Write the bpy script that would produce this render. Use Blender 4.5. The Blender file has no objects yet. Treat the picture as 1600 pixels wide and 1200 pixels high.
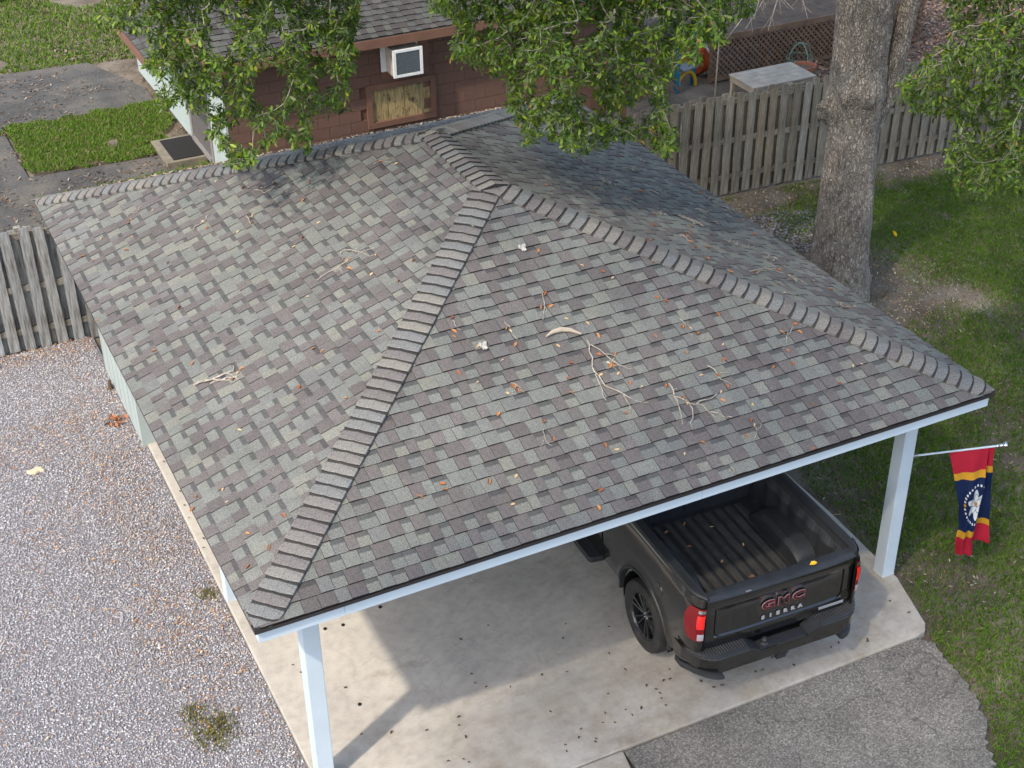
import bpy, math, random
import numpy as np
from mathutils import Vector, Matrix
R = math.radians
random.seed(7); rng = np.random.default_rng(11)
S = bpy.context.scene
COL = S.collection

# ---------------------------------------------------------------- camera
CAM = np.array([-2.0368, -9.0631, 10.7779]); CROT = (1.0014036, 0.0094221, -0.4609972); FPX = 2271.15
cd = bpy.data.cameras.new('camera'); cam = bpy.data.objects.new('camera', cd); COL.objects.link(cam)
cam.location = CAM; cam.rotation_euler = CROT
cd.sensor_width = 36; cd.lens = FPX / 1600 * 36; cd.clip_end = 2000
S.camera = cam
# ---------------------------------------------------------------- sky and sun
SUN = Vector((-1.82, -0.92, 2.5)).normalized()
w = bpy.data.worlds.new('World'); S.world = w; w.use_nodes = True
nt = w.node_tree; bg = nt.nodes['Background']
sky = nt.nodes.new('ShaderNodeTexSky'); sky.sky_type = 'NISHITA'; sky.sun_disc = False
sky.sun_elevation = math.asin(SUN.z); sky.sun_rotation = math.atan2(SUN.x, SUN.y)
sky.air_density = 1.2; sky.dust_density = 2.5; sky.ozone_density = 1.5
nt.links.new(sky.outputs[0], bg.inputs[0]); bg.inputs[1].default_value = 0.15
sl = bpy.data.lights.new('sun', 'SUN'); so = bpy.data.objects.new('sun', sl); COL.objects.link(so)
so.location = (-15, -8, 25); so.rotation_euler = (-SUN).to_track_quat('-Z', 'Y').to_euler()
sl.energy = 1.75; sl.angle = R(2.0); sl.color = (1.0, 0.92, 0.79)
S.view_settings.view_transform = 'Standard'; S.view_settings.look = 'None'
S.view_settings.gamma = 1.0; S.view_settings.use_curve_mapping = False
S.view_settings.exposure = 1.4

# ---------------------------------------------------------------- pixel -> ray helpers (1600x1200 photo pixels)
RM = np.array(Matrix.Rotation(CROT[2], 3, 'Z') @ Matrix.Rotation(CROT[1], 3, 'Y') @ Matrix.Rotation(CROT[0], 3, 'X'))
def ray(u, v): return RM @ np.array([(u - 800) / FPX, -(v - 600) / FPX, -1.0])
def G(u, v, z=0.0):
    d = ray(u, v); return CAM + d * (z - CAM[2]) / d[2]
def YP(u, v, y):
    d = ray(u, v); return CAM + d * (y - CAM[1]) / d[1]
def RD(u, v, dist):
    d = ray(u, v); return CAM + d / np.linalg.norm(d) * dist
def PX(P):
    q = (np.atleast_2d(P) - CAM) @ RM
    return np.stack([800 + FPX * q[:, 0] / -q[:, 2], 600 - FPX * q[:, 1] / -q[:, 2]], 1), -q[:, 2]

# ---------------------------------------------------------------- materials
MATS = {}
class N:
    def __init__(s, name):
        s.m = bpy.data.materials.new(name); s.m.use_nodes = True; s.t = s.m.node_tree
        s.b = s.t.nodes['Principled BSDF']; s.out = s.t.nodes['Material Output']; MATS[name] = s.m
    def n(s, typ, **k):
        x = s.t.nodes.new('ShaderNode' + typ)
        for a, b in k.items():
            if hasattr(x, a): setattr(x, a, b)
        return x
    def l(s, a, b): s.t.links.new(a, b)
    def coord(s, kind='Object'): return s.n('TexCoord').outputs[kind]
    def noise(s, scale, detail=4, rough=.6, vec=None, stretch=None):
        x = s.n('TexNoise'); x.inputs['Scale'].default_value = scale
        x.inputs['Detail'].default_value = detail; x.inputs['Roughness'].default_value = rough
        v = vec if vec is not None else s.coord()
        if stretch:
            mp = s.n('Mapping'); mp.inputs['Scale'].default_value = stretch; s.l(v, mp.inputs[0]); v = mp.outputs[0]
        s.l(v, x.inputs['Vector']); return x.outputs['Fac']
    def voro(s, scale, out='Distance', feature='F1', stretch=None):
        x = s.n('TexVoronoi'); x.feature = feature; x.inputs['Scale'].default_value = scale
        v = s.coord()
        if stretch:
            mp = s.n('Mapping'); mp.inputs['Scale'].default_value = stretch; s.l(v, mp.inputs[0]); v = mp.outputs[0]
        s.l(v, x.inputs['Vector']); return x.outputs[out]
    def ramp(s, fac, stops):
        x = s.n('ValToRGB'); e = x.color_ramp.elements
        while len(e) < len(stops): e.new(0.5)
        for i, (p, c) in enumerate(stops):
            e[i].position = p; e[i].color = (*c, 1) if not isinstance(c, (int, float)) else (c, c, c, 1)
        s.l(fac, x.inputs[0]); return x.outputs[0]
    def mix(s, a, b, fac, mode='MIX'):
        x = s.n('Mix'); x.data_type = 'RGBA'; x.blend_type = mode
        for v, i in ((fac, 0), (a, 6), (b, 7)):
            if isinstance(v, (int, float)): x.inputs[i].default_value = v if i == 0 else (v, v, v, 1)
            elif isinstance(v, tuple): x.inputs[i].default_value = (*v, 1)
            else: s.l(v, x.inputs[i])
        return x.outputs[2]
    def attr(s, name='Col'):
        x = s.n('Attribute'); x.attribute_name = name; return x.outputs['Color']
    def rnd(s): return s.n('ObjectInfo').outputs['Random']
    def col(s, c):
        if isinstance(c, tuple): s.b.inputs['Base Color'].default_value = (*c, 1)
        else: s.l(c, s.b.inputs['Base Color'])
        return s
    def set(s, rough=.8, spec=.3, metal=0, coat=0, trans=0):
        s.b.inputs['Roughness'].default_value = rough; s.b.inputs['Specular IOR Level'].default_value = spec
        s.b.inputs['Metallic'].default_value = metal; s.b.inputs['Coat Weight'].default_value = coat
        s.b.inputs['Coat Roughness'].default_value = .06; s.b.inputs['Transmission Weight'].default_value = trans
        return s
    def bump(s, h, strength=.4, dist=.01):
        x = s.n('Bump'); x.inputs['Strength'].default_value = strength; x.inputs['Distance'].default_value = dist
        s.l(h, x.inputs['Height']); s.l(x.outputs[0], s.b.inputs['Normal']); return s

def simple(name, c, rough=.7, spec=.3, metal=0, coat=0, var=.12, scale=9, bump=0):
    m = N(name); nz = m.noise(scale)
    lo = tuple(x * (1 - var) for x in c); hi = tuple(min(1, x * (1 + var)) for x in c)
    m.col(m.ramp(nz, [(.3, lo), (.7, hi)])).set(rough, spec, metal, coat)
    if bump: m.bump(m.noise(scale * 8), bump)
    return m.m

def build_materials():
    m = N('shingle'); a = m.attr()
    g = m.noise(95, 3, .8); big = m.noise(1.6, 4, .6)
    c = m.mix(a, m.ramp(g, [(.3, .35), (.5, 1.0), (.7, 1.75)]), .85, 'MULTIPLY')
    c = m.mix(c, m.ramp(big, [(.3, .82), (.7, 1.12)]), .8, 'MULTIPLY')
    m.col(c).set(.93, .18).bump(g, .6, .004)
    m = N('concrete'); n1 = m.noise(1.1, 5, .62); n2 = m.noise(9, 5, .65); n3 = m.noise(120, 2)
    c = m.ramp(n1, [(.28, (.325, .297, .258)), (.5, (.392, .356, .306)), (.72, (.44, .40, .342))])
    c = m.mix(c, m.ramp(n2, [(.32, .72), (.55, 1.0), (.75, 1.1)]), .55, 'MULTIPLY')
    c = m.mix(c, m.ramp(n3, [(.3, .78), (.6, 1.08)]), .6, 'MULTIPLY')
    st = m.ramp(m.noise(1.6, 6, .7, stretch=(.5, 1.2, 1)), [(.56, 0.0), (.74, .8)])
    c = m.mix(c, m.mix(c, (.55, .5, .45), 1, 'MULTIPLY'), m.mix(0.0, .7, st), 'MIX')
    sp = m.n('SeparateXYZ'); m.l(m.coord(), sp.inputs[0]); mr = m.n('MapRange'); mr.inputs[1].default_value = 1.6; mr.inputs[2].default_value = -.4; m.l(sp.outputs['Y'], mr.inputs[0])
    dirt = m.mix(0.0, m.ramp(m.noise(1.7, 6, .7), [(.42, 0.0), (.66, .8)]), mr.outputs[0])
    c = m.mix(c, m.mix(c, (.66, .58, .47), 1, 'MULTIPLY'), dirt)
    ck = m.n('TexVoronoi'); ck.feature = 'DISTANCE_TO_EDGE'; ck.inputs['Scale'].default_value = .3; wv = m.n('VectorMath'); wv.operation = 'ADD'; nz = m.n('TexNoise'); nz.inputs['Scale'].default_value = 2.2; nz.inputs['Detail'].default_value = 6
    m.l(m.coord(), nz.inputs['Vector']); sc = m.n('VectorMath'); sc.operation = 'SCALE'; sc.inputs['Scale'].default_value = .7; m.l(nz.outputs['Color'], sc.inputs[0]); m.l(m.coord(), wv.inputs[0]); m.l(sc.outputs[0], wv.inputs[1]); m.l(wv.outputs[0], ck.inputs['Vector'])
    c = m.mix((.14, .125, .105), c, m.ramp(ck.outputs['Distance'], [(.0, .82), (.002, 1.0)]))
    m.col(c).set(.9, .25).bump(n3, .25, .003)
    simple('old_concrete', (.17, .15, .115), .9, .2, var=.25, scale=5)
    m = N('asphalt'); v = m.voro(66, 'Color'); v2 = m.noise(1.1, 5, .6); n3 = m.noise(160, 2, .6)
    sep = m.n('SeparateColor'); m.l(v, sep.inputs[0])
    c = m.ramp(sep.outputs[0], [(0, (.10, .092, .08)), (.45, (.16, .146, .125)), (.8, (.205, .186, .158)), (1, (.29, .264, .225))])
    c = m.mix(c, m.ramp(v2, [(.3, .62), (.5, .9), (.72, 1.2)]), .85, 'MULTIPLY')
    ck = m.n('TexVoronoi'); ck.feature = 'DISTANCE_TO_EDGE'; ck.inputs['Scale'].default_value = .75
    wv = m.n('VectorMath'); wv.operation = 'ADD'; nz = m.n('TexNoise'); nz.inputs['Scale'].default_value = 4
    m.l(m.coord(), nz.inputs['Vector']); sc = m.n('VectorMath'); sc.operation = 'SCALE'; sc.inputs['Scale'].default_value = .35
    m.l(nz.outputs['Color'], sc.inputs[0]); m.l(m.coord(), wv.inputs[0]); m.l(sc.outputs[0], wv.inputs[1]); m.l(wv.outputs[0], ck.inputs['Vector'])
    c = m.mix((.035, .033, .03), c, m.ramp(ck.outputs['Distance'], [(.0, .45), (.009, 1.0)]))
    m.col(c).set(.92, .25).bump(sep.outputs[0], .5, .006)
    m = N('old_asphalt'); n1 = m.noise(.9, 6, .65); n2 = m.noise(28, 4, .7)
    c = m.ramp(n1, [(.3, (.042, .041, .039)), (.5, (.074, .071, .065)), (.7, (.125, .108, .088))])
    c = m.mix(c, m.ramp(n2, [(.3, .55), (.5, 1.0), (.72, 1.5)]), .8, 'MULTIPLY')
    m.col(c).set(.95, .2).bump(n2, .5, .01)
    m = N('soil'); n1 = m.noise(1.3, 6, .65); n2 = m.noise(45, 4, .75)
    c = m.ramp(n1, [(.3, (.075, .06, .042)), (.5, (.13, .105, .078)), (.7, (.2, .17, .135))])
    c = m.mix(c, m.ramp(n2, [(.3, .5), (.52, 1.0), (.72, 1.6)]), .8, 'MULTIPLY')
    m.col(c).set(.97, .15).bump(n2, .7, .015)
    m = N('gravel_bed'); n1 = m.noise(60, 4, .75)
    m.col(m.ramp(n1, [(.3, (.11, .105, .115)), (.7, (.25, .24, .26))])).set(.97, .15).bump(n1, .8, .02)
    m = N('stone'); m.col(m.attr()).set(.85, .25)
    m = N('litter'); m.col(m.attr()).set(.8, .2)
    m = N('foliage'); a = m.attr(); m.col(a).set(.42, .34)
    tr = m.n('BsdfTranslucent'); m.l(m.mix(a, (1.0, 1.0, .35), 1, 'MULTIPLY'), tr.inputs[0])
    mx = m.n('MixShader'); mx.inputs[0].default_value = .38
    m.l(m.b.outputs[0], mx.inputs[1]); m.l(tr.outputs[0], mx.inputs[2]); m.l(mx.outputs[0], m.out.inputs['Surface'])
    m = N('grass'); a = m.attr(); m.col(a).set(.8, .1)
    tr = m.n('BsdfTranslucent'); m.l(a, tr.inputs[0])
    mx = m.n('MixShader'); mx.inputs[0].default_value = .3
    m.l(m.b.outputs[0], mx.inputs[1]); m.l(tr.outputs[0], mx.inputs[2]); m.l(mx.outputs[0], m.out.inputs['Surface'])
    m = N('bark')
    wv = m.n('VectorMath'); wv.operation = 'ADD'; nz = m.n('TexNoise'); nz.inputs['Scale'].default_value = 9; nz.inputs['Detail'].default_value = 4; m.l(m.coord(), nz.inputs['Vector'])
    sc = m.n('VectorMath'); sc.operation = 'SCALE'; sc.inputs['Scale'].default_value = .13; m.l(nz.outputs['Color'], sc.inputs[0]); m.l(m.coord(), wv.inputs[0]); m.l(sc.outputs[0], wv.inputs[1])
    mp = m.n('Mapping'); mp.inputs['Scale'].default_value = (1, 1, .3); m.l(wv.outputs[0], mp.inputs[0]); vt = m.n('TexVoronoi'); vt.feature = 'DISTANCE_TO_EDGE'; vt.inputs['Scale'].default_value = 30; m.l(mp.outputs[0], vt.inputs['Vector']); v = vt.outputs['Distance']
    n1 = m.noise(14, 6, .7, stretch=(1, 1, .4)); n2 = m.noise(2.2, 5, .6)
    c = m.ramp(n1, [(.28, (.15, .122, .1)), (.5, (.34, .29, .24)), (.72, (.52, .47, .41))])
    c = m.mix(c, m.ramp(v, [(.0, .4), (.2, 1.0)]), .8, 'MULTIPLY')
    c = m.mix(c, (.33, .34, .29), m.ramp(n2, [(.6, 0.0), (.72, .55)]))
    h = m.mix(m.ramp(v, [(0, 0.0), (.25, 1.0)]), n1, .4)
    m.col(c).set(.95, .15).bump(h, 1.0, .03)
    m = N('twig'); n1 = m.noise(30, 4, .6)
    m.col(m.ramp(n1, [(.3, (.19, .15, .11)), (.7, (.46, .41, .35))])).set(.85, .2)
    m = N('dark_twig'); n1 = m.noise(30, 4, .6)
    m.col(m.ramp(n1, [(.3, (.16, .13, .1)), (.7, (.36, .32, .27))])).set(.85, .2)
    for nm, st in (('weathered_wood', (14, 14, 1.1)), ('weathered_rail', (1.1, 14, 14)), ('silver_wood', (11, 11, .9))):
        m = N(nm); n1 = m.noise(3.5, 6, .65, stretch=st); n2 = m.noise(1.4, 4, .6)
        c = m.ramp(n1, [(.28, (.085, .072, .056)), (.5, (.2, .18, .15)), (.75, (.32, .3, .265))] if nm != 'silver_wood' else [(.3, (.08, .072, .066)), (.48, (.23, .23, .232)), (.72, (.4, .425, .45))])
        c = m.mix(c, m.ramp(m.rnd(), [(0, (.72, .68, .62)), (.4, (1.0, .98, .94)), (.7, (.9, .82, .7)), (1, (1.18, 1.2, 1.2))]), 1, 'MULTIPLY')
        c = m.mix(c, m.ramp(n2, [(.3, .75), (.7, 1.1)]), .7, 'MULTIPLY')
        kn = m.voro(2.3, 'Distance', 'F1', (3, 3, 1))
        c = m.mix((.07, .055, .045), c, m.ramp(kn, [(.05, 0.0), (.1, 1.0)]))
        m.col(c).set(.9, .2).bump(n1, .5, .008)
    m = N('block_paint'); n1 = m.noise(2.2, 5, .6); n2 = m.noise(80, 3)
    c = m.ramp(n1, [(.3, (.115, .063, .046)), (.7, (.145, .082, .06))])
    c = m.mix(c, m.ramp(m.rnd(), [(0, .95), (1, 1.05)]), 1, 'MULTIPLY')
    m.col(c).set(.8, .3).bump(n2, .35, .006)
    simple('brown_mortar', (.115, .06, .042), .9, .2)
    simple('brown_trim', (.155, .08, .055), .65, .3, scale=4)
    simple('white_paint', (.47, .535, .585), .5, .4, var=.04, scale=3)
    simple('pale_siding', (.33, .375, .36), .6, .3, var=.06, scale=2)
    simple('fascia_white', (.49, .57, .63), .45, .4, var=.03, scale=2)
    simple('drip_edge', (.028, .024, .024), .5, .4)
    simple('roof_deck', (.09, .075, .065), .9, .2)
    simple('soffit', (.5, .5, .48), .7, .3)
    simple('dark_door', (.1, .09, .085), .6, .3)
    simple('door_frame', (.19, .175, .165), .6, .3)
    simple('door_mat', (.025, .024, .024), .98, .1, scale=60, bump=.5)
    simple('ac_white', (.68, .69, .68), .5, .4, var=.08)
    simple('ac_stain', (.42, .36, .31), .7, .3, var=.35, scale=7)
    simple('ac_grille', (.1, .115, .125), .55, .4, var=.2, scale=30)
    m = N('boarded_panel'); n1 = m.noise(3.5, 6, .7, stretch=(9, 1, 1.2)); n2 = m.noise(5.5, 5, .75)
    c = m.ramp(n1, [(.3, (.13, .09, .04)), (.55, (.33, .25, .12)), (.75, (.42, .34, .18))])
    c = m.mix(c, (.045, .035, .025), m.ramp(n2, [(.56, 0.0), (.64, .9)]))
    c = m.mix(c, (.06, .16, .13), m.ramp(m.noise(2.6, 3, .5), [(.62, 0.0), (.68, .8)]))
    m.col(c).set(.85, .2)
    # truck
    m = N('truck_paint'); m.col((.0095, .0085, .0075)).set(.16, .5, .0, 1.0)
    m = N('black_plastic'); n = m.noise(300, 2); m.col(m.ramp(m.noise(5), [(.3, (.017, .018, .02)), (.7, (.028, .029, .031))])).set(.5, .4).bump(n, .15, .002)
    m = N('bed_liner'); n = m.noise(180, 2); m.col(m.ramp(m.noise(4, 5, .7), [(.3, (.022, .024, .026)), (.7, (.04, .042, .045))])).set(.42, .5).bump(n, .5, .003)
    m = N('rib_highlight'); m.col(m.ramp(m.noise(6, 5, .7), [(.3, (.04, .039, .037)), (.7, (.085, .08, .073))])).set(.5, .4)  # lighter tone paints in light caught by the raised bed and bumper ribs
    m = N('tyre_rubber'); m.col(m.ramp(m.noise(7), [(.3, (.016, .0155, .015)), (.7, (.032, .031, .029))])).set(.78, .3)
    m = N('rim_black'); m.col((.022, .022, .024)).set(.25, .5, .4, .6)
    m = N('dark_void'); m.col((.006, .006, .006)).set(.9, .1)
    m = N('chrome'); m.col((.75, .76, .78)).set(.12, .5, 1.0)
    m = N('silver_badge'); m.col((.3, .3, .31)).set(.5, .5, .2)
    m = N('name_silver'); m.col((.4, .4, .42)).set(.4, .5, .2)
    m = N('red_lens'); m.col((.17, .004, .008)).set(.22, .4, 0, .25)
    m = N('red_reflector'); m.col((.8, .015, .012)).set(.2, .6, 0, 1.0)
    m = N('clear_lens'); m.col((.5, .44, .46)).set(.08, .6, .3, 1.0)
    m = N('emblem_red'); m.col((.32, .02, .03)).set(.3, .5)
    m = N('glass_dark'); m.col((.012, .015, .017)).set(.04, .6, 0, .5)
    m = N('steel'); m.col((.3, .3, .3)).set(.4, .5, .9)
    m = N('flag_cloth'); a = m.attr(); m.col(a).set(.75, .25)
    tr = m.n('BsdfTranslucent'); m.l(a, tr.inputs[0]); mx = m.n('MixShader'); mx.inputs[0].default_value = .22
    m.l(m.b.outputs[0], mx.inputs[1]); m.l(tr.outputs[0], mx.inputs[2]); m.l(mx.outputs[0], m.out.inputs['Surface'])
    simple('teal_plastic', (.01, .16, .26), .45, .4); simple('yellow_plastic', (.62, .36, .02), .45, .4)
    simple('orange_plastic', (.42, .075, .02), .5, .4); simple('blue_plastic', (.012, .09, .2), .5, .4)
    simple('grey_plastic', (.2, .2, .2), .6, .3); simple('green_wire', (.12, .2, .15), .5, .4)
    simple('lattice_wood', (.16, .1, .065), .85, .2, var=.3, scale=6)
    simple('grey_board', (.33, .285, .22), .85, .2, var=.2, scale=5)
    simple('deck_wood', (.10, .072, .05), .9, .2, var=.3, scale=4)
    simple('pale_wood', (.4, .33, .25), .8, .2)
    simple('dark_stuff', (.03, .032, .036), .7, .3, var=.4)
    simple('tan_stone', (.5, .4, .28), .9, .2)
    simple('white_bit', (.36, .34, .31), .7, .3)
    simple('black_cap', (.008, .008, .008), .5, .4)
    simple('terracotta', (.3, .12, .07), .8, .2, var=.3)
build_materials()
M = MATS

# ---------------------------------------------------------------- object helpers
BASE = {}
def tag(o, label=None, cat=None, group=None, kind=None):
    if label: o['label'] = label
    if cat: o['category'] = cat
    if group: o['group'] = group
    if kind: o['kind'] = kind
    return o
def thing(name, label, cat, loc=(0, 0, 0), rz=0.0, group=None):
    o = bpy.data.objects.new(name, None); COL.objects.link(o); o.location = loc; o.rotation_euler = (0, 0, rz)
    o.empty_display_size = .2; BASE[o.name] = np.array(loc, float)
    return tag(o, label, cat, group)
def link(name, me, parent=None, loc=None):
    o = bpy.data.objects.new(name, me); COL.objects.link(o)
    if parent is not None: o.parent = parent; BASE[o.name] = BASE.get(parent.name, np.zeros(3))
    if loc is not None: o.location = loc
    return o
def npmesh(name, V, F, mat, cols=None, smooth=False):
    """V (n,3), F (m,k) with fixed k; cols per vertex (n,3)"""
    V = np.asarray(V, np.float32); F = np.asarray(F, np.int32); k = F.shape[1]
    me = bpy.data.meshes.new(name); me.vertices.add(len(V)); me.vertices.foreach_set('co', V.ravel())
    me.loops.add(F.size); me.loops.foreach_set('vertex_index', F.ravel())
    me.polygons.add(len(F)); me.polygons.foreach_set('loop_start', np.arange(0, F.size, k, dtype=np.int32))
    me.polygons.foreach_set('loop_total', np.full(len(F), k, np.int32))
    if smooth: me.polygons.foreach_set('use_smooth', np.ones(len(F), bool))
    me.update(calc_edges=True)
    if cols is not None:
        a = me.color_attributes.new('Col', 'FLOAT_COLOR', 'POINT')
        c = np.ones((len(V), 4), np.float32); c[:, :3] = cols; a.data.foreach_set('color', c.ravel())
    me.materials.append(M[mat]); return me

class MB:
    def __init__(s): s.v = []; s.f = []; s.c = []; s.cur = None
    def add(s, vs, fs, col=None):
        b = len(s.v); s.v += [tuple(map(float, q)) for q in vs]; s.f += [tuple(b + i for i in f) for f in fs]
        s.c += [col or s.cur or (1, 1, 1)] * len(vs); return s
    def box(s, c, d, rz=0, rx=0, ry=0, taper=0):
        h = [x / 2 for x in d]; rot = Matrix.Rotation(rz, 3, 'Z') @ Matrix.Rotation(ry, 3, 'Y') @ Matrix.Rotation(rx, 3, 'X')
        vs = []
        for z in (-1, 1):
            k = 1 - taper if z > 0 else 1
            for x, y in ((-1, -1), (1, -1), (1, 1), (-1, 1)):
                vs.append(Vector(c) + rot @ Vector((x * h[0] * k, y * h[1] * k, z * h[2])))
        return s.add(vs, [(3, 2, 1, 0), (4, 5, 6, 7), (0, 1, 5, 4), (1, 2, 6, 5), (2, 3, 7, 6), (3, 0, 4, 7)])
    def b2(s, a, b): return s.box([(x + y) / 2 for x, y in zip(a, b)], [abs(y - x) for x, y in zip(a, b)])
    def prism(s, poly, z0, z1):
        n = len(poly); vs = [(x, y, z0) for x, y in poly] + [(x, y, z1) for x, y in poly]
        return s.add(vs, [tuple(range(n - 1, -1, -1)), tuple(range(n, 2 * n))] + [(i, (i + 1) % n, n + (i + 1) % n, n + i) for i in range(n)])
    def tube(s, pts, rad, n=6, cap=True):
        pts = [Vector(q) for q in pts]; k = len(pts)
        if isinstance(rad, (int, float)): rad = [rad] * k
        vs = []; up = None
        for i, q in enumerate(pts):
            t = (pts[min(i + 1, k - 1)] - pts[max(i - 1, 0)]).normalized()
            if up is None: up = t.orthogonal().normalized()
            a = (up - t * up.dot(t)); a = a.normalized() if a.length > 1e-6 else t.orthogonal().normalized(); up = a; b = t.cross(a)
            for j in range(n):
                an = 2 * math.pi * j / n; vs.append(q + (a * math.cos(an) + b * math.sin(an)) * rad[i])
        fs = [(i * n + j, i * n + (j + 1) % n, (i + 1) * n + (j + 1) % n, (i + 1) * n + j) for i in range(k - 1) for j in range(n)]
        if cap: fs += [tuple(range(n - 1, -1, -1)), tuple((k - 1) * n + j for j in range(n))]
        return s.add(vs, fs)
    def lathe(s, prof, c=(0, 0, 0), axis='Z', n=24):
        vs = []
        for r, h in prof:
            for j in range(n):
                a = 2 * math.pi * j / n; x, y = r * math.cos(a), r * math.sin(a)
                q = {'Z': (x, y, h), 'X': (h, x, y), 'Y': (x, h, y)}[axis]; vs.append((c[0] + q[0], c[1] + q[1], c[2] + q[2]))
        k = len(prof)
        return s.add(vs, [(i * n + j, i * n + (j + 1) % n, (i + 1) * n + (j + 1) % n, (i + 1) * n + j) for i in range(k - 1) for j in range(n)])
    def grid(s, rows):
        a, b = len(rows), len(rows[0])
        return s.add([q for r in rows for q in r], [(i * b + j, i * b + j + 1, (i + 1) * b + j + 1, (i + 1) * b + j) for i in range(a - 1) for j in range(b - 1)])
    def mesh(s, name, mat, off=(0, 0, 0), smooth=False):
        me = bpy.data.meshes.new(name)
        me.from_pydata([(x - off[0], y - off[1], z - off[2]) for x, y, z in s.v], [], s.f)
        if s.cur is not None or any(c != (1, 1, 1) for c in s.c[:1]):
            a = me.color_attributes.new('Col', 'FLOAT_COLOR', 'POINT')
            a.data.foreach_set('color', np.array([(*c, 1) for c in s.c], np.float32).ravel())
        if smooth: me.polygons.foreach_set('use_smooth', np.ones(len(me.polygons), bool)); me.set_sharp_from_angle(angle=R(32))
        me.materials.append(M[mat]); return me
    def build(s, name, mat, parent=None, world=False, smooth=False, bevel=0, sub=0, auto=0):
        off = BASE[parent.name] if (world and parent is not None) else (0, 0, 0)
        o = link(name, s.mesh(name, mat, off, smooth), parent)
        if sub: md = o.modifiers.new('s', 'SUBSURF'); md.levels = md.render_levels = sub
        if bevel: md = o.modifiers.new('b', 'BEVEL'); md.width = bevel; md.segments = 2; md.limit_method = 'ANGLE'
        return o
def struct(o): return tag(o, kind='structure')
def vnoise(x, y, seed=0):
    """smooth value noise in [0,1], vectorised"""
    r = np.random.default_rng(seed).random((64, 64))
    x = np.asarray(x, float); y = np.asarray(y, float)
    xi = np.floor(x).astype(int); yi = np.floor(y).astype(int); fx = x - xi; fy = y - yi
    fx = fx * fx * (3 - 2 * fx); fy = fy * fy * (3 - 2 * fy)
    g = lambda a, b: r[a % 64, b % 64]
    return (g(xi, yi) * (1 - fx) + g(xi + 1, yi) * fx) * (1 - fy) + (g(xi, yi + 1) * (1 - fx) + g(xi + 1, yi + 1) * fx) * fy
def fbm(x, y, seed=0): return .55 * vnoise(x, y, seed) + .3 * vnoise(x * 2.1, y * 2.1, seed + 1) + .15 * vnoise(x * 4.3, y * 4.3, seed + 2)
def inpoly(x, y, poly):
    c = np.zeros(len(x), bool); n = len(poly)
    for i in range(n):
        (x1, y1), (x2, y2) = poly[i], poly[(i + 1) % n]
        if y1 == y2: continue
        c ^= ((y1 > y) != (y2 > y)) & (x < (x2 - x1) * (y - y1) / (y2 - y1) + x1)
    return c
def flakes(n, P, Nrm, size, cols, curl=.25, aspect=.45):
    """leaf-like folded diamonds lying on a surface with normals Nrm"""
    t = rng.normal(size=(n, 3)); t -= Nrm * np.sum(t * Nrm, 1, keepdims=True); t /= np.linalg.norm(t, axis=1, keepdims=True)
    b = np.cross(Nrm, t); L = size[:, None]
    lift = Nrm * L * rng.uniform(.02, curl, (n, 1))
    V = np.empty((n, 4, 3)); V[:, 0] = P - t * L * .5 + Nrm * .004; V[:, 2] = P + t * L * .5 + lift
    V[:, 1] = P + b * L * aspect * .5 + lift * .8; V[:, 3] = P - b * L * aspect * .5 + lift * .5 + Nrm * .004
    F = (np.arange(n)[:, None] * 4 + np.array([[0, 1, 2, 3]]))
    return V.reshape(-1, 3), F, np.repeat(cols, 4, 0)
def pal(n, P, jit=.12):
    P = np.array(P); c = P[rng.integers(0, len(P), n)]; return np.clip(c * (1 + rng.normal(0, jit, (n, 1))), 0, 1)
BROWN_LEAF = [(.3, .13, .05), (.36, .19, .08), (.22, .1, .05), (.42, .27, .14), (.16, .085, .05), (.45, .22, .07)]

# ================================================================ SETTING
def setting():
    b = MB(); b.b2((-400, -300, -2.0), (400, 500, -.09)); struct(b.build('ground', 'soil'))
    # carport slab and apron
    slab = [(.60, 9.0), (.60, 6.97), (.52, 6.96), (.52, -.40), (7.02, -.445), (7.14, -.42), (7.22, -.33), (7.44, .42), (7.5, 1.7), (7.46, 9.0)]
    b = MB(); b.prism(slab, -.12, 0); struct(b.build('carport_slab', 'concrete', bevel=.012))
    b = MB(); b.prism([(.45, -.415), (3.36, -.43), (3.31, -.7), (3.34, -4.5), (.3, -4.5)], -.12, -.012); struct(b.build('apron', 'concrete', bevel=.01))
    # driveway with a broken edge
    pts = [(3.37, -.44), (7.0, -.46), (7.12, -.6), (7.05, -1.0), (6.98, -1.37), (6.85, -1.7), (6.62, -2.0), (6.42, -2.3), (6.2, -2.9), (6.0, -4.5), (3.35, -4.5)]
    poly = []
    for i in range(len(pts)):
        a, c = np.array(pts[i]), np.array(pts[(i + 1) % len(pts)]); k = 8 if 0 < i < 9 else 1
        for j in range(k):
            q = a + (c - a) * j / k
            if k > 1: q = q + rng.normal(0, .018, 2)
            poly.append(tuple(q))
    b = MB(); b.prism(poly, -.12, -.03); struct(b.build('driveway', 'asphalt'))
    b = MB(); b.prism([(-9, 10.1), (.515, 10.1), (.515, -.41), (.44, -.42), (.29, -5), (-9, -5)], -.12, -.05); struct(b.build('gravel_yard', 'gravel_bed'))
    # far paving behind the carport, left
    b = MB(); b.prism([(-8, 10.3), (3.2, 10.3), (3.35, 16.05), (.75, 16.2), (.72, 18.8), (3.7, 18.6), (3.72, 19.6), (3.0, 21.6), (-8, 22.2)], -.1, -.035); struct(b.build('path', 'old_asphalt'))
    b = MB(); b.prism([(3.08, 15.45), (3.83, 15.45), (3.83, 16.6), (3.08, 16.6)], -.1, .05); struct(b.build('door_step', 'old_concrete', bevel=.01))
setting()

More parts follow.
